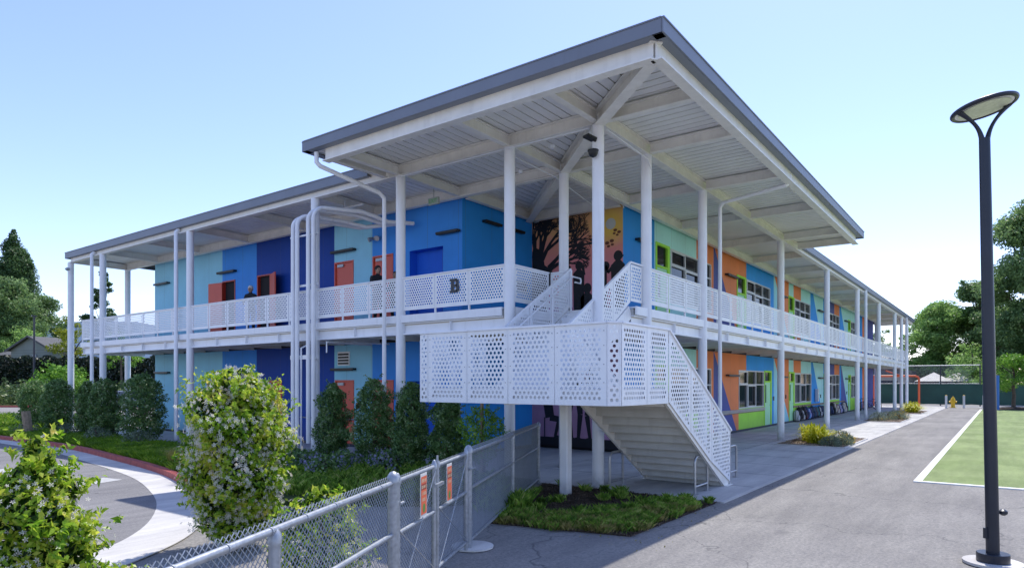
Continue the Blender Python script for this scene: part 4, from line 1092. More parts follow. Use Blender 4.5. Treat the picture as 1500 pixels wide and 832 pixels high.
# head: tilted ring with two curved arms
hc = tilt(5.30)+RV*.0
ax = (RV*math.cos(R(9))+Vector((0,0,1))*math.sin(R(9))).normalized(); ay = (DV*math.cos(R(5))-Vector((0,0,1))*math.sin(R(5))).normalized(); 
az_ = ax.cross(ay).normalized()
ring = [hc + ax*(.31*math.cos(a)) + ay*(.31*math.sin(a)) for a in [2*math.pi*k/48 for k in range(48)]]
mb = MB(); mb.tube(ring, .026, 12, closed=True); mb.build('head_ring', M['lampblack'], lp, smooth=True)
up_ = az_ if az_.z > 0 else -az_
mb = MB(); n=40
for rr,dz in ((.30,.0),):
    vs = [hc - up_*.012 + ax*(rr*math.cos(2*math.pi*k/n)) + ay*(rr*math.sin(2*math.pi*k/n)) for k in range(n)]; mb.add(vs,[tuple(range(n))])
mb.build('reflector', M['white'], lp)
mb = MB(); vs = [hc - up_*.02 + ax*(.255*math.cos(2*math.pi*k/n)) + ay*(.255*math.sin(2*math.pi*k/n)) for k in range(n)]; mb.add(vs,[tuple(range(n))]); mb.build('diffuser', M['lens'], lp)
mb = MB(); vs = [hc + up_*.03 + ax*(.30*math.cos(2*math.pi*k/n)) + ay*(.30*math.sin(2*math.pi*k/n)) for k in range(n)]; mb.add(vs,[tuple(range(n))]); mb.build('head_cover', M['lampblack'], lp)
for s in (-1,1):
    e0 = hc + ax*(.31*s); b0 = tilt(4.92) + RV*(.03*s); pts=[]
    c1 = b0 + Vector((0,0,.17)) + RV*(.03*s); c2 = e0 - Vector((0,0,.12)) - ax*(.16*s)
    for k in range(13):
        t=k/12; pts.append(b0*(1-t)**3+3*c1*t*(1-t)**2+3*c2*t*t*(1-t)+e0*t**3)
    mb = MB(); mb.tube(pts,[.03-.01*math.sin(k/12*math.pi) for k in range(13)],10); mb.build('arm', M['lampblack'], lp, smooth=True)

# ================================================================== FOLIAGE TOOLS
def leaf_cloud(name, C, Nrm, size, mat, parent=None, loc=None, aspect=.5, jitter=.9, fold=True):
    "one leaf (4-corner kite, gently folded) per centre; orientation random about Nrm"
    n = len(C); C = np.asarray(C, float)
    d = RNG.normal(size=(n,3)); Nn = np.asarray(Nrm,float) + d*jitter; Nn /= np.linalg.norm(Nn,axis=1)[:,None]+1e-9
    t = np.cross(Nn, RNG.normal(size=(n,3))); t /= np.linalg.norm(t,axis=1)[:,None]+1e-9
    b = np.cross(Nn,t); s = (size*RNG.uniform(.65,1.35,n))[:,None]
    V = np.empty((n,4,3)); V[:,0]=C-t*s*.5; V[:,1]=C+b*s*aspect*.5+Nn*s*.08; V[:,2]=C+t*s*.5-Nn*s*.12; V[:,3]=C-b*s*aspect*.5+Nn*s*.08
    return npmesh(name, V.reshape(-1,3), np.arange(n*4).reshape(-1,4), mat, parent, loc)
def clump_points(clumps, dens, shell=.55):
    "points in ellipsoid clumps (cx,cy,cz,rx,ry,rz), denser near the surface"
    P=[];Nm=[]
    for (cx,cy,cz,rx,ry,rz_) in clumps:
        n = int(dens*(rx*ry+ry*rz_+rx*rz_)); 
        if n<1: continue
        u = RNG.normal(size=(n,3)); u/=np.linalg.norm(u,axis=1)[:,None]
        r = RNG.uniform(shell,1.05,n)[:,None]**.8
        P.append(np.array([cx,cy,cz])+u*r*np.array([rx,ry,rz_])); Nm.append(u*np.array([1,1,1])+np.array([0,0,.35]))
    return np.concatenate(P),np.concatenate(Nm)
L_oak = leafmat('broadleaf_foliage', [(0,'#56743a'),(.4,'#7ea456'),(.75,'#a6c870'),(1,'#cbe098')], .5, .45, .9)
L_dark = leafmat('evergreen_foliage', [(0,'#304a28'),(.5,'#48683a'),(.85,'#66864e'),(1,'#86a06c')], .4, .45, .8)
L_dark2 = leafmat('dark_crown_foliage', [(0,'#4a663c'),(.5,'#708e56'),(.85,'#98b472'),(1,'#c0d49c')], .5, .45, .8)
L_yel = leafmat('yellow_green_foliage', [(0,'#4a5a12'),(.4,'#7d8c1a'),(.8,'#a8ad2c'),(1,'#c2c04a')], .35)
L_lime = leafmat('lime_foliage', [(0,'#3f6a1c'),(.4,'#669630'),(.8,'#93bd48'),(1,'#b5d468')], .35)
L_jas = leafmat('jasmine_leaves', [(0,'#3c6a18'),(.2,'#6a9a24'),(.5,'#a4c23a'),(.8,'#d6da56'),(1,'#ecd27c')], .55, .35)
L_jas_shade = leafmat('jasmine_leaves_shaded', [(0,'#142a08'),(.4,'#28480e'),(.8,'#4d7418'),(1,'#8a9c2c')], .3, .35)  # darker copy for inner leaves, shade inside the shrub put into the colour
L_fic = leafmat('glossy_hedge_leaves', [(0,'#2f4a26'),(.35,'#55783e'),(.7,'#7fa05e'),(.9,'#c0d0a4'),(1,'#a08050')], .4, .22, 5)
L_gray = leafmat('grey_green_foliage', [(0,'#4a5a48'),(.5,'#71806a'),(1,'#a3b096')], .2, .7)
L_lily = leafmat('yellow_lily_blades', [(0,'#8a9a1c'),(.4,'#b9bd2a'),(.8,'#d9d246'),(1,'#e6dd70')], .35)
L_flow = leafmat('white_petals', [(0,(.72,.68,.60)),(.6,(.85,.83,.78)),(1,(.82,.62,.52))], .55, .7)
L_yf = leafmat('yellow_petals', [(0,(.75,.45,.02)),(1,(.85,.6,.05))], .2, .7)
L_pf = leafmat('mauve_petals', [(0,(.22,.20,.42)),(.5,(.35,.32,.55)),(1,(.5,.48,.66))], .2, .7)
L_gr = leafmat('grass_blades', [(0,'#2c4010'),(.35,'#567a20'),(.6,'#84a838'),(.8,'#a8b858'),(1,'#c8bc80')], .35, .6, 7., .75)
L_grd = leafmat('dry_grass_blades', [(0,'#4a5a20'),(.4,'#80803c'),(.8,'#a8985c'),(1,'#c4b27c')], .3, .6, 9., .7)
L_gr2 = leafmat('bright_grass_blades', [(0,'#3f6214'),(.4,'#62881c'),(.8,'#8fae30'),(1,'#c7c46e')], .4, .6, 1.6, .6)

def trunk(mb, base, top, r0, r1, n=7, wob=.06):
    base=Vector(base);top=Vector(top);L0=(top-base).length; pts=[];rr=[]
    for k in range(n+1):
        t=k/n; pts.append(base.lerp(top,t)+Vector((random.uniform(-1,1),random.uniform(-1,1),0))*wob*L0*.15*(0 if k in(0,) else 1)); rr.append(r0+(r1-r0)*t)
    mb.tube(pts,rr,9); return pts
def tree(name, label, base, height, crown_w, crown_z0, mat, leaf, dens, shape='round', group=None, nclump=26, seed=1, tr=.3, loose=.25, cat='tree'):
    rs = random.Random(seed); t = thing(name, label, cat, base, group)
    b = Vector(base); mb = MB(); random.seed(seed)
    tp = trunk(mb, b, b+Vector((0,0,height*.8)), tr, tr*.25)
    cl=[]; ch = height-crown_z0; cw = crown_w/2
    for i in range(nclump):
        z = rs.random(); a = rs.uniform(0,2*math.pi)
        if shape=='cone': rad = cw*(1-z)**.8*.9+.1*cw
        elif shape=='column': rad = cw*(1-abs(z-.35)**1.8)*.75
        elif shape=='pine': rad = cw*(1-z*.8)*rs.uniform(.6,1)
        else: rad = cw*math.sqrt(max(0,1-(2*z-.85)**2*.75))
        q = math.sqrt(rs.random())*.85 if shape!='pine' else rs.uniform(.3,1)
        s = cw*rs.uniform(.22,.42)*(1 if shape!='column' else 1.1)
        if shape=='cone': s *= (1-z*.6)
        if shape=='column': z=(i+.5)/nclump; rad=cw*min(1,(1-z)*2.2+.08)*min(1,.55+z*2); q=.35; s=rad*.8+.1
        c = (b.x+math.cos(a)*rad*q, b.y+math.sin(a)*rad*q, b.z+crown_z0+z*(ch-s*.7))
        cl.append((*c, s*rs.uniform(.9,1.3), s*rs.uniform(.9,1.3), s*rs.uniform(.55,.85)*(1.7 if shape=='column' else 1)))
        if i%2==0:
            st = b+Vector((0,0,crown_z0*rs.uniform(.7,1)+z*ch*.6)); st.z=min(st.z,c[2]-.05*height if c[2]-.05*height>b.z+crown_z0*.6 else st.z)
            mb.tube([st, (st+Vector(c))/2+Vector((0,0,.04*height*rs.uniform(-.3,.6))), Vector(c)],[tr*.35,tr*.2,tr*.07],6)
    # ragged stray sprays outside the clumps
    for i in range(int(nclump*1.2)):
        k = rs.choice(cl[:nclump]); a=rs.uniform(0,6.28); e=rs.uniform(-.3,1)
        d=Vector((math.cos(a),math.sin(a),e)).normalized()
        cl.append((k[0]+d.x*k[3]*1.05,k[1]+d.y*k[4]*1.05,k[2]+d.z*k[5]*1.1,k[3]*loose,k[4]*loose,k[5]*loose*1.2))
    mb.build('trunk', M['bark'], t, smooth=True)
    P,Nm = clump_points(cl, dens, .35)
    P = P - np.array(b); leaf_cloud('crown', P, Nm, leaf, mat, t)
    return t
# ================================================================== NEAR SHRUBS
def shrub(name, label, base, prof, mat, leaf, n, group=None, flowers=0, fsize=.05, wob=.18, seed=2, cat='shrub', fmat=None, stake=None, aspect=.5, lobes=14, sprays=0):
    "prof: list of (z, radius); leaves fill an uneven skin, thinner inside"
    t = thing(name,label,cat,base,group); rg = np.random.default_rng(seed)
    z = np.array([p[0] for p in prof]); r = np.array([p[1] for p in prof])
    u = rg.random(n*3); zz = z[0]+(z[-1]-z[0])*u; rr = np.interp(zz,z,r); keep = rg.random(n*3) < (rr/r.max()+.05); zz=zz[keep][:n]; rr=rr[keep][:n]; n=len(zz)
    th = rg.uniform(0,2*np.pi,n); 
    ph = rg.uniform(0,6.28,8); bump = 1+wob*(np.sin(3*th+ph[0]+zz*5)*.5+np.sin(5*th+ph[1]-zz*9)*.35+np.sin(2*th+ph[2]+zz*13)*.5+np.sin(zz*7/ max(.3,z[-1])*3+ph[3]+th)*.4)
    q = rg.random(n)**.38
    rad = rr*bump*(.25+.8*q)
    # gaps: drop leaves in some cells
    cell = np.sin(th*4+ph[4]+zz*6)*np.sin(zz*11+ph[5]+th*2)
    keep = (cell < .62)|(q<.6); th=th[keep];zz=zz[keep];rad=rad[keep]
    P = np.stack([rad*np.cos(th),rad*np.sin(th),zz],1); P += rg.normal(size=P.shape)*leaf*.3
    Nm = np.stack([np.cos(th),np.sin(th),np.full(len(th),.5)],1)
    if sprays:
        SP=[];SN=[]
        for i in range(sprays):
            zc=rg.uniform(z[0]+.15*(z[-1]-z[0]),z[-1]); a=rg.uniform(0,6.28); r0=np.interp(zc,z,r)
            d=np.array([np.cos(a),np.sin(a),rg.uniform(.1,.9)]); L0=rg.uniform(.08,.22)*(r.max()/.45)
            m_=16; tt=rg.random(m_)[:,None]
            SP.append(np.array([r0*.92*np.cos(a),r0*.92*np.sin(a),zc])+d*tt*L0+rg.normal(size=(m_,3))*leaf*.25); SN.append(np.tile(d,(m_,1)))
        P=np.concatenate([P]+SP); Nm=np.concatenate([Nm]+SN)
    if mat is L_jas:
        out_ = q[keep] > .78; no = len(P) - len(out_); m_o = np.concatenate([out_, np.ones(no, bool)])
        leaf_cloud('inner_foliage', P[~m_o], Nm[~m_o], leaf*1.1, L_jas_shade, t, aspect=aspect)
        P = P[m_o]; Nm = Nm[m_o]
        k_ = rg.random(len(P)) < .3
        leaf_cloud('foliage', P[k_], Nm[k_], leaf*1.5, mat, t, aspect=aspect*.8); P = P[~k_]; Nm = Nm[~k_]
    leaf_cloud('foliage', P, Nm, leaf, mat, t, aspect=aspect)
    mb=MB(); H0=z[-1]
    for k in range(4): mb.tube([(rg.uniform(-.05,.05),rg.uniform(-.05,.05),0),(rg.uniform(-.1,.1)*r.max()*2,rg.uniform(-.1,.1)*r.max()*2,H0*.45),(rg.uniform(-.3,.3)*r.max(),rg.uniform(-.3,.3)*r.max(),H0*.85)],[.02,.014,.006],6)
    mb.build('stem', M['bark'], t, world=False)
    if stake: MB().box(-.025,.025,-.025,.025,0,stake).build('stake', M['wood'], t, world=False)
    if flowers:
        zf = z[0]+(z[-1]-z[0])*rg.random(flowers*2); rf=np.interp(zf,z,r); keep=rg.random(len(zf))<rf/r.max(); zf=zf[keep][:flowers]; rf=rf[keep][:flowers]
        tf = rg.uniform(0,2*np.pi,len(zf)); b2=1+wob*(np.sin(3*tf+ph[0]+zf*5)*.5+np.sin(5*tf+ph[1]-zf*9)*.35+np.sin(2*tf+ph[2]+zf*13)*.5+np.sin(zf*7/max(.3,z[-1])*3+ph[3]+tf)*.4)
        C=np.stack([rf*b2*1.04*np.cos(tf),rf*b2*1.04*np.sin(tf),zf],1)
        # each flower head: a few small star flowers of five petals
        Vs=[];k=0
        for c,a in zip(C,tf):
            for j in range(rg.integers(3,7)):
                cc=c+rg.normal(size=3)*fsize*.9
                nn=np.array([np.cos(a),np.sin(a),.3])+rg.normal(size=3)*.5; nn/=np.linalg.norm(nn); e1=np.cross(nn,[0,0,1.]); e1/=np.linalg.norm(e1)+1e-9; e2=np.cross(nn,e1); s=fsize*rg.uniform(.35,.6)
                for p_ in range(5):
                    an=p_*2*np.pi/5; d=e1*np.cos(an)+e2*np.sin(an); w=np.cross(nn,d)
                    Vs+= [cc, cc+d*s*.6+w*s*.22, cc+d*s, cc+d*s*.6-w*s*.22]
        Vs=np.array(Vs); npmesh('blossoms', Vs, np.arange(len(Vs)).reshape(-1,4), fmat or L_flow, t)
    return t
shrub('flowering_shrub','large round jasmine shrub full of white flowers just behind the fence',(-7.20,1.22,0),
      [(.12,.30),(.4,.42),(.8,.52),(1.2,.56),(1.6,.54),(1.95,.44),(2.15,.24),(2.25,.1)], L_jas, .056, 24000, flowers=700, fsize=.06, seed=5, wob=.2, stake=1.6, sprays=240)
shrub('flowering_shrub','slender jasmine shrub in the lower left corner of the view',(-9.80,-.02,0),
      [(0,.52),(.35,.60),(.7,.44),(1.0,.34),(1.2,.30),(1.36,.14),(1.5,.07),(1.62,.03)], L_jas, .058, 13000, flowers=230, fsize=.05, seed=8, wob=.24, sprays=70)
shrub('flowering_shrub','low jasmine growth against the fence beside the round post',(-7.75,-1.15,0),
      [(0,.3),(.3,.42),(.6,.42),(.85,.3),(1.02,.08)], L_jas, .06, 2600, flowers=100, fsize=.045, seed=12, wob=.3, sprays=30)
COLS = [(487,667,.40,2.04,'slim hedge column just right of the bundled white conduits',L_fic,9.4),(548,676,.50,2.14,'broad hedge column hiding a red door',L_fic,7.0),
        (603,690,.40,2.06,'narrow hedge column right of the downspout',L_fic,None),(654,682,.36,1.9,'narrow dark hedge column under the end of the landing',L_fic,None)]
cp = [(-.75,7.47),(-.75,5.87),(-.9,4.42),(-.9,3.3)]
for (px,py,r,h_,lab,m_,_),(x,y) in zip(COLS,cp):
    shrub('hedge_column',lab,(x,y,.05),[(.05,r*.55),(.4,r*.95),(h_*.35,r*1.08),(h_*.6,r*.9),(h_*.85,r*.75),(h_,r*.2)],m_,.06,13500,'evergreen columns planted along the walkway',seed=int(px),wob=.30,stake=h_*.97,sprays=25)
shrub('shrub','pale yellow-green young shrub tied to a wooden stake under the landing',(-1.35,1.95,.05),
      [(.4,.12),(.65,.32),(1.0,.42),(1.3,.36),(1.55,.12)], L_lime, .06, 2400, seed=44, wob=.3, stake=1.85, sprays=30, cat='shrub')
# hedge columns further along the left facade
for i,(px,w,top,lab) in enumerate(((250,1.35,2.35,'widest dark hedge shrub nearest the right of the far row'),(205,1.0,2.2,'dark hedge shrub second from the right of the far row'),(183,.7,2.1,'slim hedge shrub in the gap before the parked cars'),
                       (150,1.15,2.2,'dark hedge shrub left of the paired columns'),(113,1.3,2.15,'dark hedge shrub in front of the end column'))):
    pos = {250:(-.9,17.6),205:(-.9,20.6),183:(-.8,22.4),150:(-.8,25.3),113:(-.4,29.0)}[px]
    r=w/2; shrub('hedge_shrub',lab,(pos[0],pos[1],.05),[(.05,r*.7),(.5,r*1.0),(top*.6,r),(top*.88,r*.75),(top,r*.25)],L_fic,.085,9500,'hedge shrubs along the far end of the facade',seed=60+i,wob=.2,sprays=18)
shrub('shrub','broad yellow-green shrub with reddish tips beside the far road',(*at(92,44)[:2],.05),[(.7,.5),(1.2,1.2),(2.0,1.5),(2.6,1.1),(3.1,.4)],L_lime,.20,4200,seed=71,wob=.25,sprays=40)
# low grey-blue shrubs at the foot of the columns
for i,(x,y,r) in enumerate(((-1.7,22.0,.45),(-1.8,19.0,.5),(-1.7,16.2,.45),(-2.2,24.5,.5),(-1.4,13.0,.5))):
    shrub('low_shrub','low blue-grey shrub at the foot of the hedge shrubs',(x,y,.05),[(0,r),(.2,r),(.4,r*.7),(.5,r*.2)],L_gray,.07,700,'low blue-grey shrubs below the hedge',seed=80+i,wob=.2)
# mauve flowering perennials
for i,(x,y,r) in enumerate(((-2.6,6.2,.42),(-2.2,7.3,.45),(-2.9,5.0,.4),(-1.9,5.6,.4),(-2.0,8.6,.5),(-3.0,7.9,.4),(-1.6,4.6,.35))):
    shrub('flowering_perennial','clump of mauve-flowered perennials in the shaded bed behind the fence',(x,y,.05),[(0,r),(.2,r*1.05),(.38,r*.8),(.5,r*.3)],L_fic,.09,1000,'mauve perennials in the shaded bed',flowers=60,fsize=.06,fmat=L_pf,seed=90+i,wob=.2,cat='plant')

# --- grasses
def chips(poly, n, z, size, mat, name, seed):
    rg=np.random.default_rng(seed); xs=[p[0] for p in poly]; ys_=[p[1] for p in poly]
    P=np.stack([rg.uniform(min(xs),max(xs),n),rg.uniform(min(ys_),max(ys_),n)],1); P=P[in_poly(P,poly)]; P=np.concatenate([P,rg.uniform(z,z+size*.5,(len(P),1))],1)
    return tag(leaf_cloud(name,P,np.tile([0,0,1.],(len(P),1)),size,mat,jitter=.5,aspect=.6),kind='stuff')
def grass(name, n, sampler, hmin, hmax, mat, w=.008, lean=.6, seed=3, tuft=True):
    rg = np.random.default_rng(seed); P = sampler(rg, n); n=len(P)
    a = rg.uniform(0,2*np.pi,n); h_ = rg.uniform(hmin,hmax,n); ln = rg.uniform(.15,lean,n)*h_
    d = np.stack([np.cos(a),np.sin(a),np.zeros(n)],1); s = np.stack([-np.sin(a),np.cos(a),np.zeros(n)],1)*w*rg.uniform(.7,1.4,n)[:,None]
    z = np.array([0,0,1.])
    V = np.empty((n,4,3)); V[:,0]=P-s; V[:,1]=P+s; mid = P+d*ln[:,None]*.35+z*h_[:,None]*.62
    V[:,2]=mid+s*.8; V[:,3]=P+d*ln[:,None]+z*h_[:,None]*.95
    # quad bent through the middle: base pair, mid point, tip
    return tag(npmesh(name, V.reshape(-1,3), np.arange(n*4).reshape(-1,4), mat), kind='stuff')
def in_poly(P, poly):
    x,y = P[:,0],P[:,1]; c = np.zeros(len(P),bool); n=len(poly)
    for i in range(n):
        x1,y1=poly[i];x2,y2=poly[(i+1)%n]
        if y1==y2: continue
        c ^= ((y1>y)!=(y2>y)) & (x < (x2-x1)*(y-y1)/(y2-y1)+x1)
    return c
def tufts(poly, ntuft, spread, z, hole=None):
    def f(rg, n):
        xs=[p[0] for p in poly]; ys_=[p[1] for p in poly]
        C = np.stack([rg.uniform(min(xs),max(xs),ntuft*4),rg.uniform(min(ys_),max(ys_),ntuft*4)],1); C=C[in_poly(C,poly)][:ntuft]
        if hole is not None: C = C[~in_poly(C,hole)]
        k = rg.integers(0,len(C),n); P = C[k]+rg.normal(size=(n,2))*spread*rg.uniform(.5,1.2,len(C))[k][:,None]
        P = P[in_poly(P,poly)]
        return np.concatenate([P,np.full((len(P),1),z)],1)
    return f
mulch = [(-2.6,-1.3),(-.4,-1.9),(-.4,.9),(-1.9,.35),(-2.6,-.4)]
front = [(-4.15,-.55),(-4.02,-1.0),(-4.05,-1.5),(-3.75,-1.9),(-3.78,-2.35),(-3.5,-2.46),(-3.1,-2.6),(-2.7,-2.45),(-2.2,-2.62),(-1.8,-2.44),(-1.3,-2.58),(-1.0,-2.4),(-.7,-2.2),(-2.4,-1.75),(-3.0,-1.1),(-3.3,-.3)]
grass('bed_grass', 7000, tufts(front, 60, .09, .01), .05, .15, L_gr, .0035, .9, 5)
grass('bed_grass', 11000, tufts(front, 80, .10, .01), .04, .13, L_grd, .003, 1.1, 25)
grass('bed_grass', 6000, tufts(bedR, 50, .07, .01, mulch), .05, .15, L_gr, .0035, .9, 35)
grass('bed_grass', 1800, tufts(bedR, 18, .06, .01), .06, .16, L_gr, .004, .9, 15)
grass('bed_grass', 900, tufts([(-4.1,.3),(-3.2,-.4),(-2.4,-.1),(-2.9,.35)], 10, .09, .01), .10, .32, L_gr, .005, .8, 45)
chips([(-4.5,-3.2),(-3.7,-.4),(-3.4,-2.2),(-.6,-2.45),(-.3,-3.0)], 260, .004, .03, L_grd, 'leaf_litter', 71)
strip = [p for p in offset(curb, sgn*.2) if 4.6 < p[1] < 40]
gpoly = strip + offset(strip, sgn*2.1)[::-1]
grass('bed_grass', 60000, tufts(gpoly, 2200, .22, .07), .08, .22, L_gr2, .007, 1.3, 6)
shade_bed = [(-4.9,5.2),(-4.5,2.7),(-3.4,1.2),(-2.4,.6),(-1.2,1.5),(-.6,3),(-.6,10),(-2,12),(-3.6,8)]
grass('bed_grass', 16000, tufts(shade_bed, 330, .16, .07), .10, .30, L_gr, .008, 1.0, 7)
grass('bed_grass', 9000, tufts([(-4,27),(-3,27),(5,30),(5.5,37),(3,43),(-4,46)], 260, .3, .07), .12, .35, L_gr2, .016, 1.0, 17)
# clump of tall dry grass leaning over the curb
for i,(x,y) in enumerate(((-4.15,7.9),(-3.9,8.7),(-4.5,7.1),(-3.75,9.6))):
    rg=np.random.default_rng(200+i); n=420; a=rg.uniform(0,6.28,n); V=[]
    P=np.stack([rg.normal(size=n)*.06,rg.normal(size=n)*.06,np.zeros(n)],1); L0=rg.uniform(.35,.65,n); o=rg.uniform(.3,1.1,n)
    d=np.stack([np.cos(a),np.sin(a),np.zeros(n)],1); s=np.stack([-np.sin(a),np.cos(a),np.zeros(n)],1)*.004; z=np.array([0,0,1.])
    m1=P+d*(L0*o*.35)[:,None]+z*(L0*.65)[:,None]; m2=P+d*(L0*o*.95)[:,None]+z*(L0*.72)[:,None]
    V=np.stack([P-s,P+s,m1+s,m1-s,m1-s,m1+s,m2+s*.3,m2-s*.3],1).reshape(-1,3)
    t=thing('grass_clump','arching clump of straw-green ornamental grass leaning over the red curb','grass clump',(x,y,.07),'ornamental grasses by the red curb')
    npmesh('blades', V, np.arange(len(V)).reshape(-1,4), leafmat('straw_blades',[(0,'#7d8a3a'),(.5,'#a79f55'),(1,'#c9bb7c')],.35), t)
# mulch chips
chips([(-4.2,-.42),(-3.68,-2.58),(-.40,-2.62),(-.30,-1.5),(-.33,1.1)], 12000, .010, .035, leafmat('bark_chips',[(0,(.04,.026,.018)),(.6,(.11,.075,.05)),(1,(.24,.18,.12))],0,.9), 'bark_mulch', 31)
gm = leafmat('gravel_stones',[(0,(.20,.14,.10)),(.5,(.38,.29,.22)),(1,(.6,.52,.44))],0,.9)
for i,(x0,x1,y0,y1) in enumerate(planters): chips([(x0,y0),(x1,y0),(x1,y1),(x0,y1)], 5000, .022, .05, gm, 'gravel_stones', 40+i)
# planter plants
def lily(x,y,r,n,label,seed):
    rg=np.random.default_rng(seed); t=thing('strap_leaf_plant',label,'plant',(x,y,.02),'bright strap-leaved plants')
    a=rg.uniform(0,6.28,n); o=rg.uniform(.15,1.5,n)*r; h_=(.62-.32*o/(1.5*r))*rg.uniform(.5,1.15,n)*(r/.4)**.5; d=np.stack([np.cos(a),np.sin(a),np.zeros(n)],1); s=np.stack([-np.sin(a),np.cos(a),np.zeros(n)],1)*.02
    c=rg.normal(size=(n,3))*r*.25; c[:,2]=0; z=np.array([0,0,1.])
    m1=c+d*(o*.45)[:,None]+z*(h_*.8)[:,None]; m2=c+d*(o*.85)[:,None]+z*h_[:,None]; e=c+d*(o*1.15)[:,None]+z*(h_*.8)[:,None]
    V=np.stack([c-s,c+s,m1+s,m1-s, m1-s,m1+s,m2+s*.8,m2-s*.8, m2-s*.8,m2+s*.8,e+s*.1,e-s*.1],1).reshape(-1,3)
    npmesh('leaves', V, np.arange(len(V)).reshape(-1,4), L_lily, t)
lily(12.75,-1.45,.5,230,'large bright yellow-green strap-leaved clump at the near end of the nearest planter',1); lily(13.6,-1.1,.45,190,'second yellow-green strap-leaved clump toward the columns in the nearest planter',2)
def cushion(x,y,r,h_,label,seed,flow=0):
    shrub('cushion_shrub',label,(x,y,.02),[(0,r*.9),(h_*.4,r),(h_*.8,r*.7),(h_,r*.2)],L_gray,.045,1500,'grey-green cushion shrubs in the planters',flowers=flow,fsize=.05,fmat=L_yf,seed=seed,wob=.12)
cushion(11.95,-2.05,.36,.34,'grey-green cushion shrub at the near corner of the nearest planter',1)
cushion(12.55,-2.25,.36,.32,'grey-green cushion shrub between its neighbour and the yellow flowers',2)
cushion(13.1,-2.3,.3,.34,'small cushion shrub covered in yellow flowers in the nearest planter',3,60)
cushion(14.4,-1.9,.42,.38,'grey-green cushion shrub at the far end of the nearest planter',4)
cushion(14.1,-1.2,.4,.42,'tall cushion shrub with a few yellow flowers behind the strap leaves',5,20)
for i,(x,y,fl,lab) in enumerate(((29.3,-1.1,5,'first cushion shrub of the middle planter, by the column'),(30.6,-1.4,5,'second cushion shrub of the middle planter'),(31.5,-1.8,20,'third cushion shrub of the middle planter, partly in flower'),(32.5,-1.8,90,'bright yellow-flowering cushion shrub in the middle planter'),(33.0,-1.5,0,'last grey cushion shrub of the middle planter'))): cushion(x,y,.5,.5,lab,10+i,fl)
lily(42.6,-1.4,.7,300,'yellow-green clump in the farthest planter',7)

# ================================================================== BACKPACKS
def blob(mb, c, r, n=10, m_=8, sq=2.6):
    "rounded box (superellipsoid)"
    vs=[];fs=[]
    def pw(v,e): return math.copysign(abs(v)**(2/e),v)
    for i in range(m_+1):
        ph=-math.pi/2+math.pi*i/m_
        for k in range(n):
            th=2*math.pi*k/n; vs.append((c[0]+r[0]*pw(math.cos(ph),sq)*pw(math.cos(th),sq),c[1]+r[1]*pw(math.cos(ph),sq)*pw(math.sin(th),sq),c[2]+r[2]*pw(math.sin(ph),sq)))
    for i in range(m_):
        for k in range(n): fs.append((i*n+k,i*n+(k+1)%n,(i+1)*n+(k+1)%n,(i+1)*n+k))
    mb.add(vs,fs)
bp_cols = [('black',(.015,.015,.02)),('pale grey',(.42,.43,.45)),('navy',(.02,.035,.11)),('black and blue',(.02,.05,.10)),('dark grey',(.07,.07,.08)),('sky blue',(.12,.28,.55)),('lilac',(.34,.30,.52)),('maroon',(.13,.02,.03)),('cream',(.5,.45,.36)),('teal',(.03,.16,.18))]
bpm = {k: paint('backpack_'+k.replace(' ','_'), c, .8, .25, 9) for k,c in bp_cols}
def backpack(x, z, kind, label, s=1, group='backpacks hung along the wall'):
    t = thing('backpack', label, 'backpack', (x,2.36,z), group)
    mb=MB(); blob(mb,(0,0,.22*s),(.15*s,.10*s,.23*s),14,10,2.8); mb.build('body', bpm[kind], t, smooth=True, world=False)
    mb=MB(); blob(mb,(0,-.10*s,.13*s),(.115*s,.05*s,.12*s),12,8,2.8); mb.build('front_pocket', bpm[kind], t, smooth=True, world=False)
    mb=MB(); mb.tube([(-.03,.04,.44*s),(-.02,.05,.50*s),(.02,.05,.50*s),(.03,.04,.44*s)],.008,6); mb.build('top_loop', M['black'], t, world=False)
    for q in (-1,1):
        mb=MB(); mb.tube([(q*.10*s,.02,.42*s),(q*.17*s,-.03,.30*s),(q*.17*s,-.02,.02*s),(q*.14*s,.0,-.10*s)],.011,5); mb.build('strap', M['black'], t, world=False)
rb = random.Random(4)
places = ['beside the green door','third of the row by the first wall hooks','under the window']
xs_b = [26.0+.30*i for i in range(24)] + [34.9+.32*i for i in range(16)]
order = ['pale grey','black','black','dark grey','pale grey','black','maroon','navy','sky blue','lilac','navy','black','black and blue','navy','black','dark grey','teal','black','pale grey','black','navy','black','dark grey','black',
         'navy','black','dark grey','cream','maroon','pale grey','cream','black','lilac','pale grey','navy','black','pale grey','cream','dark grey','black']
cnt = {}
for i,x in enumerate(xs_b):
    k = order[i]
    where = ('hung below the second ground-floor window' if x < 30 else 'hung on the blue and mint wall' if x < 34 else 'on the rack below the third window')
    cnt[(k,where)] = cnt.get((k,where),0)+1
    ordn = ['nearest','second','third','fourth','fifth','sixth','seventh','eighth','ninth'][cnt[(k,where)]-1]
    backpack(x+rb.uniform(-.05,.05), .10+rb.uniform(-.05,.08), k, f'{ordn} {k} backpack {where}', rb.uniform(1.15,1.5))
for a,b in ((25.9,33.3),(34.8,40.2)): 
    mb = MB(); mb.box(a,b,2.455,2.495,.78,.88); mb.build('coat_rack', M['wood'], B)

# drinking station / post at blue wall, low white post in front
mb = MB(); mb.box(30.9,31.2,2.3,2.46,1.0,1.75); t_ = thing('wall_box','pale grey box standing against the bright blue wall','utility box',(31.05,2.4,1.0)); mb.build('housing', M['alu'], t_, bevel=.01); MB().box(30.92,31.18,2.29,2.3,1.45,1.55).build('lid', M['white'], t_)

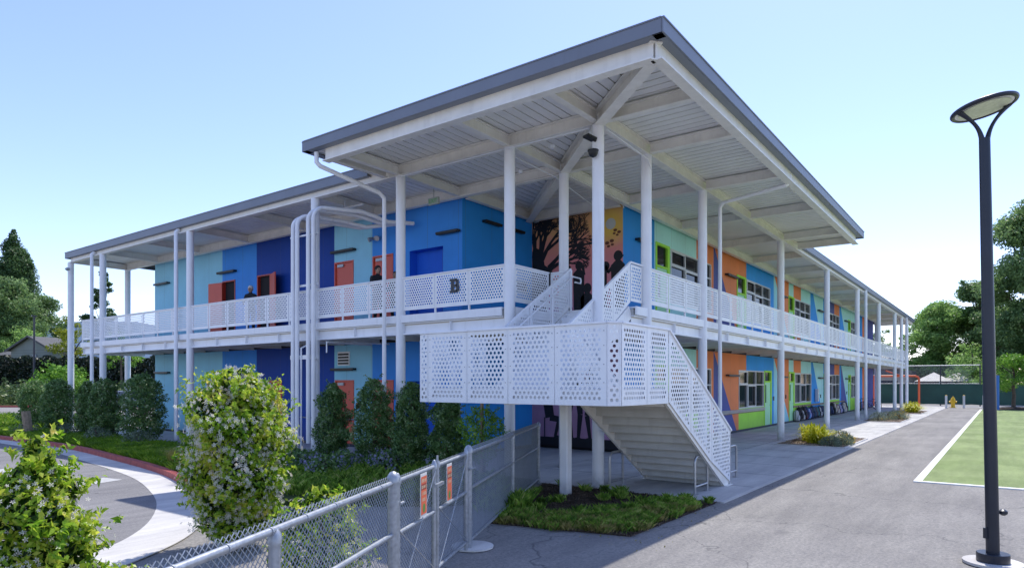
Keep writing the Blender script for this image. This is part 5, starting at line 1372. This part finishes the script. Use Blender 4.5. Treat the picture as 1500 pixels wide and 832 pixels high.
# ================================================================== BICYCLES
def bicycle(x,y,rz,label,col):
    t = thing('bicycle',label,'bicycle',(x,y,.012),'bicycles parked by the far wall',rz)
    for sx in (-.5,.5):
        w = MB(); w.tube([(sx+.31*math.cos(a),0,.33+.31*math.sin(a)) for a in [2*math.pi*k/28 for k in range(28)]],.02,8,closed=True); wo=w.build('wheel', M['tyre'], t, world=False)
        sp = MB()
        for k in range(12):
            a=2*math.pi*k/12; sp.tube([(sx,0,.33),(sx+.3*math.cos(a),0,.33+.3*math.sin(a))],.003,3,caps=False)
        sp.build('spokes', M['steel'], wo, world=False)
    f = MB(); bb=(-.05,0,.30); hd=(.36,0,.72); st=(-.18,0,.70)
    for a,b in ((bb,hd),(bb,st),(st,hd),(bb,(-.5,0,.33)),(st,(-.5,0,.33)),(hd,(.5,0,.33))): f.tube([a,b],.017,8)
    f.build('frame', col, t, world=False)
    MB().tube([(.36,0,.72),(.34,0,.90)],.015,8).build('stem', M['steel'], t, world=False); MB().tube([(.28,-.24,.94),(.35,-.1,.90),(.35,.1,.90),(.28,.24,.94)],.013,8).build('handlebar', M['black'], t, world=False)
    mb=MB(); blob(mb,(-.22,0,.84),(.13,.06,.03),10,6,2.2); mb.tube([(-.18,0,.70),(-.21,0,.83)],.013,8); mb.build('saddle', M['black'], t, world=False)
bicycle(45.0,1.9,R(20),'dark bicycle leaning nearest under the mint wall', M['carblue']); bicycle(46.9,1.8,R(75),'black bicycle beyond it beside the orange wall', M['black']); bicycle(43.6,2.0,R(5),'dark bicycle behind the round column', M['black'])

# ================================================================== PEOPLE
def person(name_loc, rz, label, hgt=1.6, shirt='shirt', hairm='hair', seed=1, cap=False, pose=0):
    t = thing('person', label, 'person', name_loc, None, rz)
    k = hgt/1.7
    V = {'pel':(0,0,.92),'sp':(.0,0,1.12),'ch':(.01,0,1.30),'nk':(.0,0,1.46),'hl':(.02,.0,1.54),
         'sL':(0,.17,1.38),'eL':(.03,.24,1.12),'wL':(.22,.20,1.02),'sR':(0,-.17,1.38),'eR':(.03,-.24,1.12),'wR':(.24,-.16,1.05),
         'hpL':(0,.09,.88),'kL':(.03,.10,.48),'aL':(-.02,.10,.07),'tL':(.12,.11,.04),'hpR':(0,-.09,.88),'kR':(.05,-.10,.48),'aR':(.02,-.10,.07),'tR':(.16,-.11,.04),
         'hL':(.30,.18,1.02),'hR':(.32,-.13,1.06)}
    rad = {'pel':(.15,.12),'sp':(.13,.11),'ch':(.17,.12),'nk':(.055,.055),'hl':(.05,.05),'sL':(.065,.065),'sR':(.065,.065),'eL':(.045,.045),'eR':(.045,.045),'wL':(.032,.032),'wR':(.032,.032),
           'hpL':(.1,.1),'hpR':(.1,.1),'kL':(.065,.065),'kR':(.065,.065),'aL':(.045,.045),'aR':(.045,.045),'tL':(.04,.03),'tR':(.04,.03),'hL':(.038,.02),'hR':(.038,.02)}
    E = [('pel','sp'),('sp','ch'),('ch','nk'),('nk','hl'),('ch','sL'),('sL','eL'),('eL','wL'),('wL','hL'),('ch','sR'),('sR','eR'),('eR','wR'),('wR','hR'),('pel','hpL'),('hpL','kL'),('kL','aL'),('aL','tL'),('pel','hpR'),('hpR','kR'),('kR','aR'),('aR','tR')]
    ks = list(V); me = bpy.data.meshes.new('body'); me.from_pydata([tuple(c*k for c in V[q]) for q in ks], [(ks.index(a),ks.index(b)) for a,b in E], [])
    o = bpy.data.objects.new('body', me); COL.objects.link(o); o.parent = t; me.materials.append(M[shirt])
    sk = o.modifiers.new('skin','SKIN'); 
    for i,q in enumerate(ks): me.skin_vertices[0].data[i].radius = (rad[q][0]*k,rad[q][1]*k); me.skin_vertices[0].data[i].use_root = (q=='pel')
    ss = o.modifiers.new('sub','SUBSURF'); ss.levels=1; ss.render_levels=2
    mb = MB(); blob(mb,(.03*k,0,1.60*k),(.095*k,.075*k,.12*k),16,12,2.1)
    mb.tube([(.12*k,0,1.61*k),(.145*k,0,1.585*k)],[.012,.018],6)
    for s_ in (-1,1): mb.tube([(.02*k,s_*.075*k,1.60*k),(.015*k,s_*.09*k,1.60*k)],[.02,.016],8)
    hd = mb.build('head', M['skin'], t, smooth=True, world=False)
    mb = MB()
    for s_ in (-1,1): blob(mb,(.115*k,s_*.032*k,1.615*k),(.012,.014,.009),8,6,2)
    blob(mb,(.118*k,0,1.545*k),(.008,.024,.006),8,6,2); mb.build('eyes_and_mouth', M['hair'], hd, world=False)
    mb = MB(); blob(mb,(.0,0,1.645*k),(.112*k,.092*k,.105*k),16,10,2.1); 
    mb.build('cap' if cap else 'hair', M['cap'] if cap else M['hair'], t, smooth=True, world=False)
person((1.05,7.72,DK-.05),R(250),'dark-haired person in a black top leaning near the railing beside the red door',1.65)
person((1.2,7.15,DK-.05),R(200),'dark-haired person standing to the right of another by the upper railing',1.45)
person((1.0,14.0,DK-.05),R(215),'person in a pale cap standing on the upper walkway between two open red doors',1.62,cap=True)

# ================================================================== BACKGROUND, LEFT
def bl(px, d): x,y,_ = at(px,d); return (x,y,0)
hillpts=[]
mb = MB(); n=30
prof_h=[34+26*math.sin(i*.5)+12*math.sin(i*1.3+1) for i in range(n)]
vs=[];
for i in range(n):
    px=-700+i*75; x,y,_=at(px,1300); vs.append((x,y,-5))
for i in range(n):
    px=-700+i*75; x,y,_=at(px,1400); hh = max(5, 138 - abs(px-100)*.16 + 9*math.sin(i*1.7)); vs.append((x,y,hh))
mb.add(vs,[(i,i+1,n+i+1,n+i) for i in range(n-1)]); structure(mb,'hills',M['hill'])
# bank with ground cover behind the far road
q = [at(px,58) for px in (-150,-60,40,130,240)]; q2=[at(px,66) for px in (-150,-60,40,130,240)]; q3=[at(px,95) for px in (-200,-60,40,130,240)]
mb = MB(); mb.add([(a[0],a[1],.12) for a in q]+[(a[0],a[1],1.6) for a in q2]+[(a[0],a[1],1.8) for a in q3],[(i,i+1,6+i,5+i) for i in range(4)]+[(5+i,6+i,11+i,10+i) for i in range(4)])
structure(mb,'bank',M['grassbase'])
mb=MB()
for a,b in zip(q[:-1],q[1:]): mb.obox((a[0],a[1],.07),(b[0],b[1],.07),.2,.15)
structure(mb,'red_curb',M['redcurb'])
def bank_pts(n, rg, px0,px1,d0,d1,zoff,h_):
    px=rg.uniform(px0,px1,n); d=rg.uniform(d0,d1,n); r=(px-750)/F_PX*d
    zg=np.interp(d,[58,66,95],[.12,1.6,1.8]); nz=np.abs(np.sin(px*.15+d*.6)*np.sin(px*.05+d*1.1))
    return np.stack([CAMX+d*CA+r*SA,CAMY+d*SA-r*CA,zg+zoff+h_*rg.random(n)*(.35+.65*nz)],1)
rg=np.random.default_rng(55)
P=bank_pts(9000,rg,-60,235,58.5,64,0,1.5); tag(leaf_cloud('bank_groundcover',P,np.tile([-.5,-.3,.8],(len(P),1)),.28,leafmat('bank_foliage',[(0,'#2c4020'),(.4,'#4f6a38'),(.8,'#84955a'),(1,'#b0a58c')],.25)),kind='stuff')
# long dark hedge
hd = thing('hedge','long dark clipped hedge below the grey-green shed','hedge',at(60,66.5)[:2]+(1.6,))
Ph=[];nh=16000; px=rg.uniform(-70,232,nh); d=rg.uniform(65.5,68,nh); zz=1.6+3.1*rg.random(nh)**.8*(1+.05*np.sin(px*.2)); r=(px-750)/F_PX*d
P=np.stack([CAMX+d*CA+r*SA,CAMY+d*SA-r*CA,zz],1)-np.array(hd.location); leaf_cloud('foliage',P,np.tile([-.7,-.5,.5],(nh,1)),.32,leafmat('dark_hedge_leaves',[(0,'#101a10'),(.5,'#1a2a18'),(.9,'#2c4024'),(1,'#4f6038')],.1),hd)
# shed
x0,y0,_=at(-60,80); x1,y1,_=at(76,74); 
sh = thing('shed','low grey-green gabled shed behind the hedge at the far left','shed',((x0+x1)/2,(y0+y1)/2,1.7))
dv=(Vector((x1,y1,0))-Vector((x0,y0,0))); L0=dv.length; dv.normalize(); nvv=Vector((-dv.y,dv.x,0)); 
def shp(s,n_,z): q=Vector((x0,y0,0))+dv*s+nvv*n_; return (q.x,q.y,z)
s0=L0-6.9
mb=MB(); mb.add([shp(s0,0,1.7),shp(L0,0,1.7),shp(L0,0,5.9),shp((s0+L0)/2,0,7.3),shp(s0,0,5.9)],[(0,1,2,3,4)]); mb.add([shp(L0,0,1.7),shp(L0,3,1.7),shp(L0,3,5.9),shp(L0,0,5.9)],[(0,1,2,3)]); mb.add([shp(s0,0,1.7),shp(s0,3,1.7),shp(s0,3,5.9),shp(s0,0,5.9)],[(0,3,2,1)]); mb.build('wall',M['shedwall'],sh)
mb=MB(); 
for i in range(14): z=1.9+i*.3; mb.obox(shp(s0,-.01,z),shp(L0,-.01,z),.02,.02)
mb.build('siding_lines',M['shedroof'],sh)
mb=MB(); c_=(s0+L0)/2
mb.add([shp(s0-.5,-.4,5.75),shp(c_,-.4,7.4),shp(c_,3.2,7.4),shp(s0-.5,3.2,5.75)],[(0,1,2,3)]); mb.add([shp(L0+.5,-.4,5.75),shp(c_,-.4,7.4),shp(c_,3.2,7.4),shp(L0+.5,3.2,5.75)],[(3,2,1,0)])
mb.obox(shp(s0-.5,-.42,5.72),shp(c_,-.42,7.37),.06,.2); mb.obox(shp(L0+.5,-.42,5.72),shp(c_,-.42,7.37),.06,.2); mb.build('roof',M['shedroof'],sh)
mb=MB(); q=shp(c_+.8,-.15,5.0); mb.lathe(q,[(.3,0),(.12,.3),(.05,.4)],12); mb.build('wall_lamp',M['signwhite'],sh)
# wing of the shed to the left, pale
mb=MB(); mb.add([shp(s0-5,1.5,1.7),shp(s0,1.5,1.7),shp(s0,1.5,5.5),shp(s0-5,1.5,5.5)],[(0,1,2,3)]); mb.build('pale_wall',M['tan'],sh)
mb=MB(); mb.add([shp(s0-5,1,5.4),shp(s0+.2,1,5.4),shp(s0+1.5,6,7.3),shp(s0-5,6,7.3)],[(0,1,2,3)]); mb.build('roof',M['shedroof'],sh)
# pole lamp
x,y,_=at(50,63); pl=thing('pole','slim dark pole standing in front of the hedge and shed','pole',(x,y,1.2)); MB().tube([(x,y,1.2),(x,y,8.4)],[.11,.08],12).build('shaft',M['lampblack'],pl,smooth=True); MB().box(x-.2,x+.2,y-.15,y+.15,8.4,8.5).build('cap',M['lampblack'],pl)
# stake in the bed
x,y=-2.2,24.2; MB().tube([(x,y,.05),(x-.08,y+.05,1.0)],.16,8).build('wooden_post',M['wood']).update_tag(); o=bpy.data.objects['wooden_post']; tag(o,'short leaning weathered wooden post in the grass by the service road','post')
# trees
def T2(px,d): x,y,_=at(px,d); return (x,y,1.2)
tree('broadleaf_tree','large grey-green tree behind the shed at the left edge',T2(4,88),15.0,11,3.5,L_dark2,.36,72,seed=11,nclump=44,tr=.4)
tree('broadleaf_tree','second grey-green tree, lower and to the right of the shed',T2(62,92),13.6,8,3,L_dark2,.36,70,seed=12,nclump=30,tr=.35)
tree('cypress_tree','dense pointed evergreen rising above the other trees at the left',T2(19,105),25.3,5.6,9,L_dark,.34,160,shape='column',seed=13,nclump=34,tr=.35,loose=.15)
tree('yellow_green_tree','layered yellow-green tree beside the end of the building',T2(106,72),8.6,4.2,2.6,L_yel,.24,110,seed=14,nclump=20,tr=.25)
tree('conifer_tree','dark sparse conifer seen between the left end columns',T2(151,96),17.2,6.6,5,L_dark,.34,150,shape='cone',seed=15,nclump=30,tr=.25)
tree('yellow_green_tree','small bright green tree behind the end columns at ground level',T2(178,62),6.0,3.6,2.4,L_lime,.22,90,seed=16,nclump=16,tr=.12)
tree('broadleaf_tree','low rounded green tree just left of the first end column',T2(98,66),3.6,4,.6,L_lime,.26,80,seed=18,nclump=16,tr=.15)
tree('broadleaf_tree','pale bushy tree between the shed and the yellow-green tree',T2(34,84),8.6,6,3.5,L_oak,.30,50,seed=19,nclump=24,tr=.15)

# ================================================================== CARS
def car(px,d,rz,paint_m,label,z=0):
    x,y,_=at(px,d); t=thing('parked_car',label,'car',(x,y,z),'cars parked beyond the building end',rz)
    secs=[(-2.2,.55,.80,.72),(-2.1,.35,.95,.80),(-1.3,.28,1.0,.86),(0,.25,1.0,.88),(1.2,.28,.95,.86),(1.95,.35,.82,.80),(2.2,.5,.68,.66)]
    mb=MB();vs=[];n=8
    for (xx,zb_,zt_,w) in secs: vs+=[(xx,-w*.92,zb_),(xx,-w,(zb_+zt_)/2),(xx,-w*.95,zt_-.05),(xx,-w*.8,zt_),(xx,w*.8,zt_),(xx,w*.95,zt_-.05),(xx,w,(zb_+zt_)/2),(xx,w*.92,zb_)]
    mb.add(vs,[(i*n+k,i*n+(k+1)%n,(i+1)*n+(k+1)%n,(i+1)*n+k) for i in range(len(secs)-1) for k in range(n)]+[tuple(range(n))[::-1],tuple((len(secs)-1)*n+k for k in range(n))])
    b_=mb.build('body',paint_m,t,smooth=True,world=False)
    mb=MB(); c=[(-1.9,.93,.72),(-1.2,1.42,.60),(.3,1.45,.60),(1.15,.95,.72)]
    vs=[]
    for (xx,zz_,w) in c: vs+=[(xx,-w,zz_),(xx,w,zz_)]
    vs+=[(-1.9,-.74,.9),(-1.9,.74,.9),(1.15,-.74,.9),(1.15,.74,.9)]
    mb.add(vs,[(0,2,3,1),(4,6,7,5),(0,8,10,6,4,2),(1,3,5,7,11,9)]); cb=mb.build('windows',M['glass'],b_,world=False)
    mb=MB(); mb.add([(-1.2,-.62,1.43),(.3,-.62,1.46),(.3,.62,1.46),(-1.2,.62,1.43)],[(0,1,2,3)]); 
    for s_ in (-1,1): mb.tube([(-1.9,s_*.73,.93),(-1.2,s_*.615,1.42),(.3,s_*.615,1.45),(1.15,s_*.73,.95)],.035,6); mb.tube([(-.4,s_*.615,1.44),(-.4,s_*.75,.95)],.03,6)
    mb.build('roof',paint_m,b_,world=False)
    for sx in (-1.35,1.35):
        for s_ in (-1,1):
            w=MB(); w.tube([(sx,s_*.70,.33),(sx,s_*.90,.33)],.33,22); wo=w.build('wheel',M['tyre'],t,smooth=True,world=False); MB().tube([(sx,s_*.89,.33),(sx,s_*.91,.33)],.2,16).build('rim',M['galv'],wo,world=False)
    for s_ in (-1,1): MB().box(2.12,2.19,s_*.42,s_*.66,.6,.7).build('headlight',M['signwhite'],t,world=False)
car(214,52,R(100),M['carblue'],'dark blue car parked behind the hedge next to the blue wall end'); car(182,54,R(95),M['carsilver'],'silver car parked between the blue and white cars'); car(158,56,R(95),M['carwhite'],'white car parked behind the paired columns')

# ================================================================== BACKGROUND, RIGHT
fn = thing('mesh_fence','tall chain-link fence with dark green privacy screen beyond the turf','fence',(61,0,0))
XF=61; mb=MB()
for (y0_,y1_) in ((-60,30),):
    yy=y0_; vs=[];k=0
    rows=[(.15,0),(.7,.02),(1.4,-.02),(2.02,0)]
    ns=160
    for (z,o) in rows:
        for i in range(ns+1): y=y0_+(y1_-y0_)*i/ns; vs.append((XF+.04*math.sin(y*3.1+z)+.03*math.sin(y*7.3)*(1 if 0<z<2 else 0),y,z+.02*math.sin(y*4)))
    mb.add(vs,[(r*(ns+1)+i,r*(ns+1)+i+1,(r+1)*(ns+1)+i+1,(r+1)*(ns+1)+i) for r in range(3) for i in range(ns)])
mb.build('privacy_screen',M['greenscreen'],fn,smooth=True)
ytop=-4.9
for y in [-4.9,-1.9,1.2,4.2,7.2,10.2]: MB().cyl(XF+.1,y,0,3.75,.05,10).build('fence_post',M['lampblack'],fn)
for y in [-8,-11,-14,-17,-20]: MB().cyl(XF+.1,y,0,2.2,.04,10).build('fence_post',M['galv'],fn)
mb=MB(); mb.tube([(XF+.1,-4.9,3.72),(XF+.1,12,3.72)],.04,8); mb.tube([(XF+.1,-4.9,2.05),(XF+.1,12,2.05)],.025,8); mb.build('rail',M['galv'],fn)
mb=MB(); y=-4.9
while y<12:
    mb.tube([(XF+.1,y,2.05),(XF+.1,y+1.67,3.72)],.005,3,caps=False); mb.tube([(XF+.1,y+1.67,2.05),(XF+.1,y,3.72)],.005,3,caps=False); y+=.14
mb.build('chain_mesh',M['wire'],fn)
# orange inverted-L frame
of=thing('orange_frame','orange tubular steel frame with a diagonal brace near the far fence','play frame',(58.3,-.45,0))
mb=MB(); X0=58.3; pts=[(X0,-.45,0),(X0,-.45,2.45),(X0,-.38,2.65),(X0,-.15,2.75),(X0,3.2,2.75)]; mb.tube(pts,.085,12); mb.tube([(X0,3.2,0),(X0,3.2,2.75)],.085,12); mb.build('pipe',M['orangepaint'],of,smooth=True)
MB().tube([(X0,.9,2.75),(X0,2.2,3.25)],.05,10).build('brace',M['orangepaint'],of,smooth=True)
# fire hydrant
hx,hy_,_=at(1396,57); hy2=thing('fire_hydrant','yellow fire hydrant on the far pavement in front of the green screen','fire hydrant',(hx,hy_,0))
MB().lathe((hx,hy_,.012),[(.22,0),(.22,.05),(.15,.07),(.15,.6),(.19,.62),(.19,.66),(.15,.7),(.13,.8),(.07,.88),(.04,.9),(.04,.96)],18).build('barrel',M['yellow'],hy2,smooth=True)
mb=MB()
mb.tube([(hx,hy_-.28,.5),(hx,hy_+.28,.5)],.075,12); mb.tube([(hx-.27,hy_,.45),(hx,hy_,.45)],.1,12); mb.build('outlet_cap',M['yellow'],hy2,smooth=True)
for px,lab in ((1386,'grey bollard left of the hydrant'),(1412,'grey bollard right of the hydrant'),(1441,'grey bollard partly hidden by the lamp post')):
    x,y,_=at(px,56); t=thing('bollard','round '+lab+' on the far pavement','bollard',(x,y,0),'bollards around the hydrant'); MB().cyl(x,y,0,1.05,.085,16).build('post',M['alu'],t,smooth=True); MB().lathe((x,y,1.05),[(.085,0),(.06,.04),(.01,.055)],16).build('dome',M['yellow'] if px<1420 else M['alu'],t,smooth=True)
x,y,_=at(1461,52); t=thing('blue_post','thick bright blue post right of the lamp post by the turf','post',(x,y,0)); MB().cyl(x,y,0,2.7,.13,18).build('shaft',M['bluepost'],t,smooth=True); MB().lathe((x,y,2.7),[(.14,0),(.14,.03),(.02,.06)],18).build('cap',M['lampblack'],t)
# planting at the small tree
tree('small_tree','small pale green tree with a leaning trunk at the right edge of the field',(54.2,-7.25,.0),4.9,3.6,1.7,L_lime,.17,240,seed=31,nclump=24,tr=.16)
t = MB().lathe((54.2,-7.3,0),[(1.6,0),(1.3,.12),(.6,.2),(.1,.22)],20).build('soil_mound',M['soil']); tag(t,kind='structure')
# far buildings and tents
bd=thing('low_building','low tan building with grey roof behind the far fence',"building",(76,7,0))
MB().box(74,82,2.2,22,0,3.1).build('wall',M['tan'],bd); MB().box(73.4,82.6,1.8,22.4,3.1,3.5).build('roof',M['shedroof'],bd)
MB().box(73.98,74,3,5,1.2,2.4).build('window',M['glass'],bd)
b2=thing('brick_building','dark brown brick building partly hidden by the last columns','building',(88,0,0)); MB().box(86,94,-2.5,9,0,4.4).build('wall',M['brown'],b2); MB().box(85.7,94.3,-2.8,9.3,4.4,4.8).build('roof',M['canvas'],b2)
for px,d,w,lab in ((1368,74,3.4,'left pale canopy tent behind the far fence'),(1402,72,3.0,'right pale canopy tent behind the far fence')):
    x,y,_=at(px,d); t=thing('canopy_tent',lab,'tent',(x,y,0),'canopy tents beyond the fence')
    mb=MB(); mb.add([(x-w/2,y-w/2,2.3),(x+w/2,y-w/2,2.3),(x+w/2,y+w/2,2.3),(x-w/2,y+w/2,2.3),(x,y,3.3)],[(0,1,4),(1,2,4),(2,3,4),(3,0,4)]); mb.build('canopy',M['canvas'],t)
    for sx in (-1,1):
        for sy in (-1,1): MB().cyl(x+sx*w/2,y+sy*w/2,0,2.3,.04,8).build('leg',M['galv'],t)
def T3(px,d): x,y,_=at(px,d); return (x,y,0)
tree('broadleaf_tree','broad leafy tree rising behind the far fence right of the building',T3(1378,80),12.3,8.6,3.0,L_oak,.30,150,seed=21,nclump=44,tr=.35)
tree('broadleaf_tree','darker tree behind the lamp post',T3(1436,78),14.4,8,2.5,L_dark2,.32,140,seed=22,nclump=40,tr=.35)
tree('tall_tree','tall dark tree with an open crown at the right edge',T3(1512,68),21.5,9,3.0,L_dark2,.30,130,seed=23,nclump=52,tr=.4,loose=.35)
tree('broadleaf_tree','mid-height green tree in front of the tall dark tree',T3(1465,74),11.5,7,1.5,L_dark2,.30,120,seed=24,nclump=30,tr=.3)
tree('small_tree','dark round tree seen under the roof beyond the last columns',T3(1290,84),9.6,3.6,5.5,L_dark2,.26,120,seed=25,nclump=14,tr=.2)
tree('broadleaf_tree','bushy green mass low behind the fence at the right',T3(1425,70),6.5,7,1.0,L_oak,.26,70,seed=26,nclump=24,tr=.15)
# low guard screen along the shaded left walkway
gs=thing('walkway_guard','low grey mesh guard rail along the shaded ground-floor walkway','guard rail',(-.25,8,0))
MB().tube([(-.12,7.0,1.12),(-.12,12.3,1.12)],.02,8).build('rail',M['galv'],gs)
for y in (7.0,8.7,10.5,12.3): MB().cyl(-.12,y,0,1.12,.02,8).build('post',M['galv'],gs)
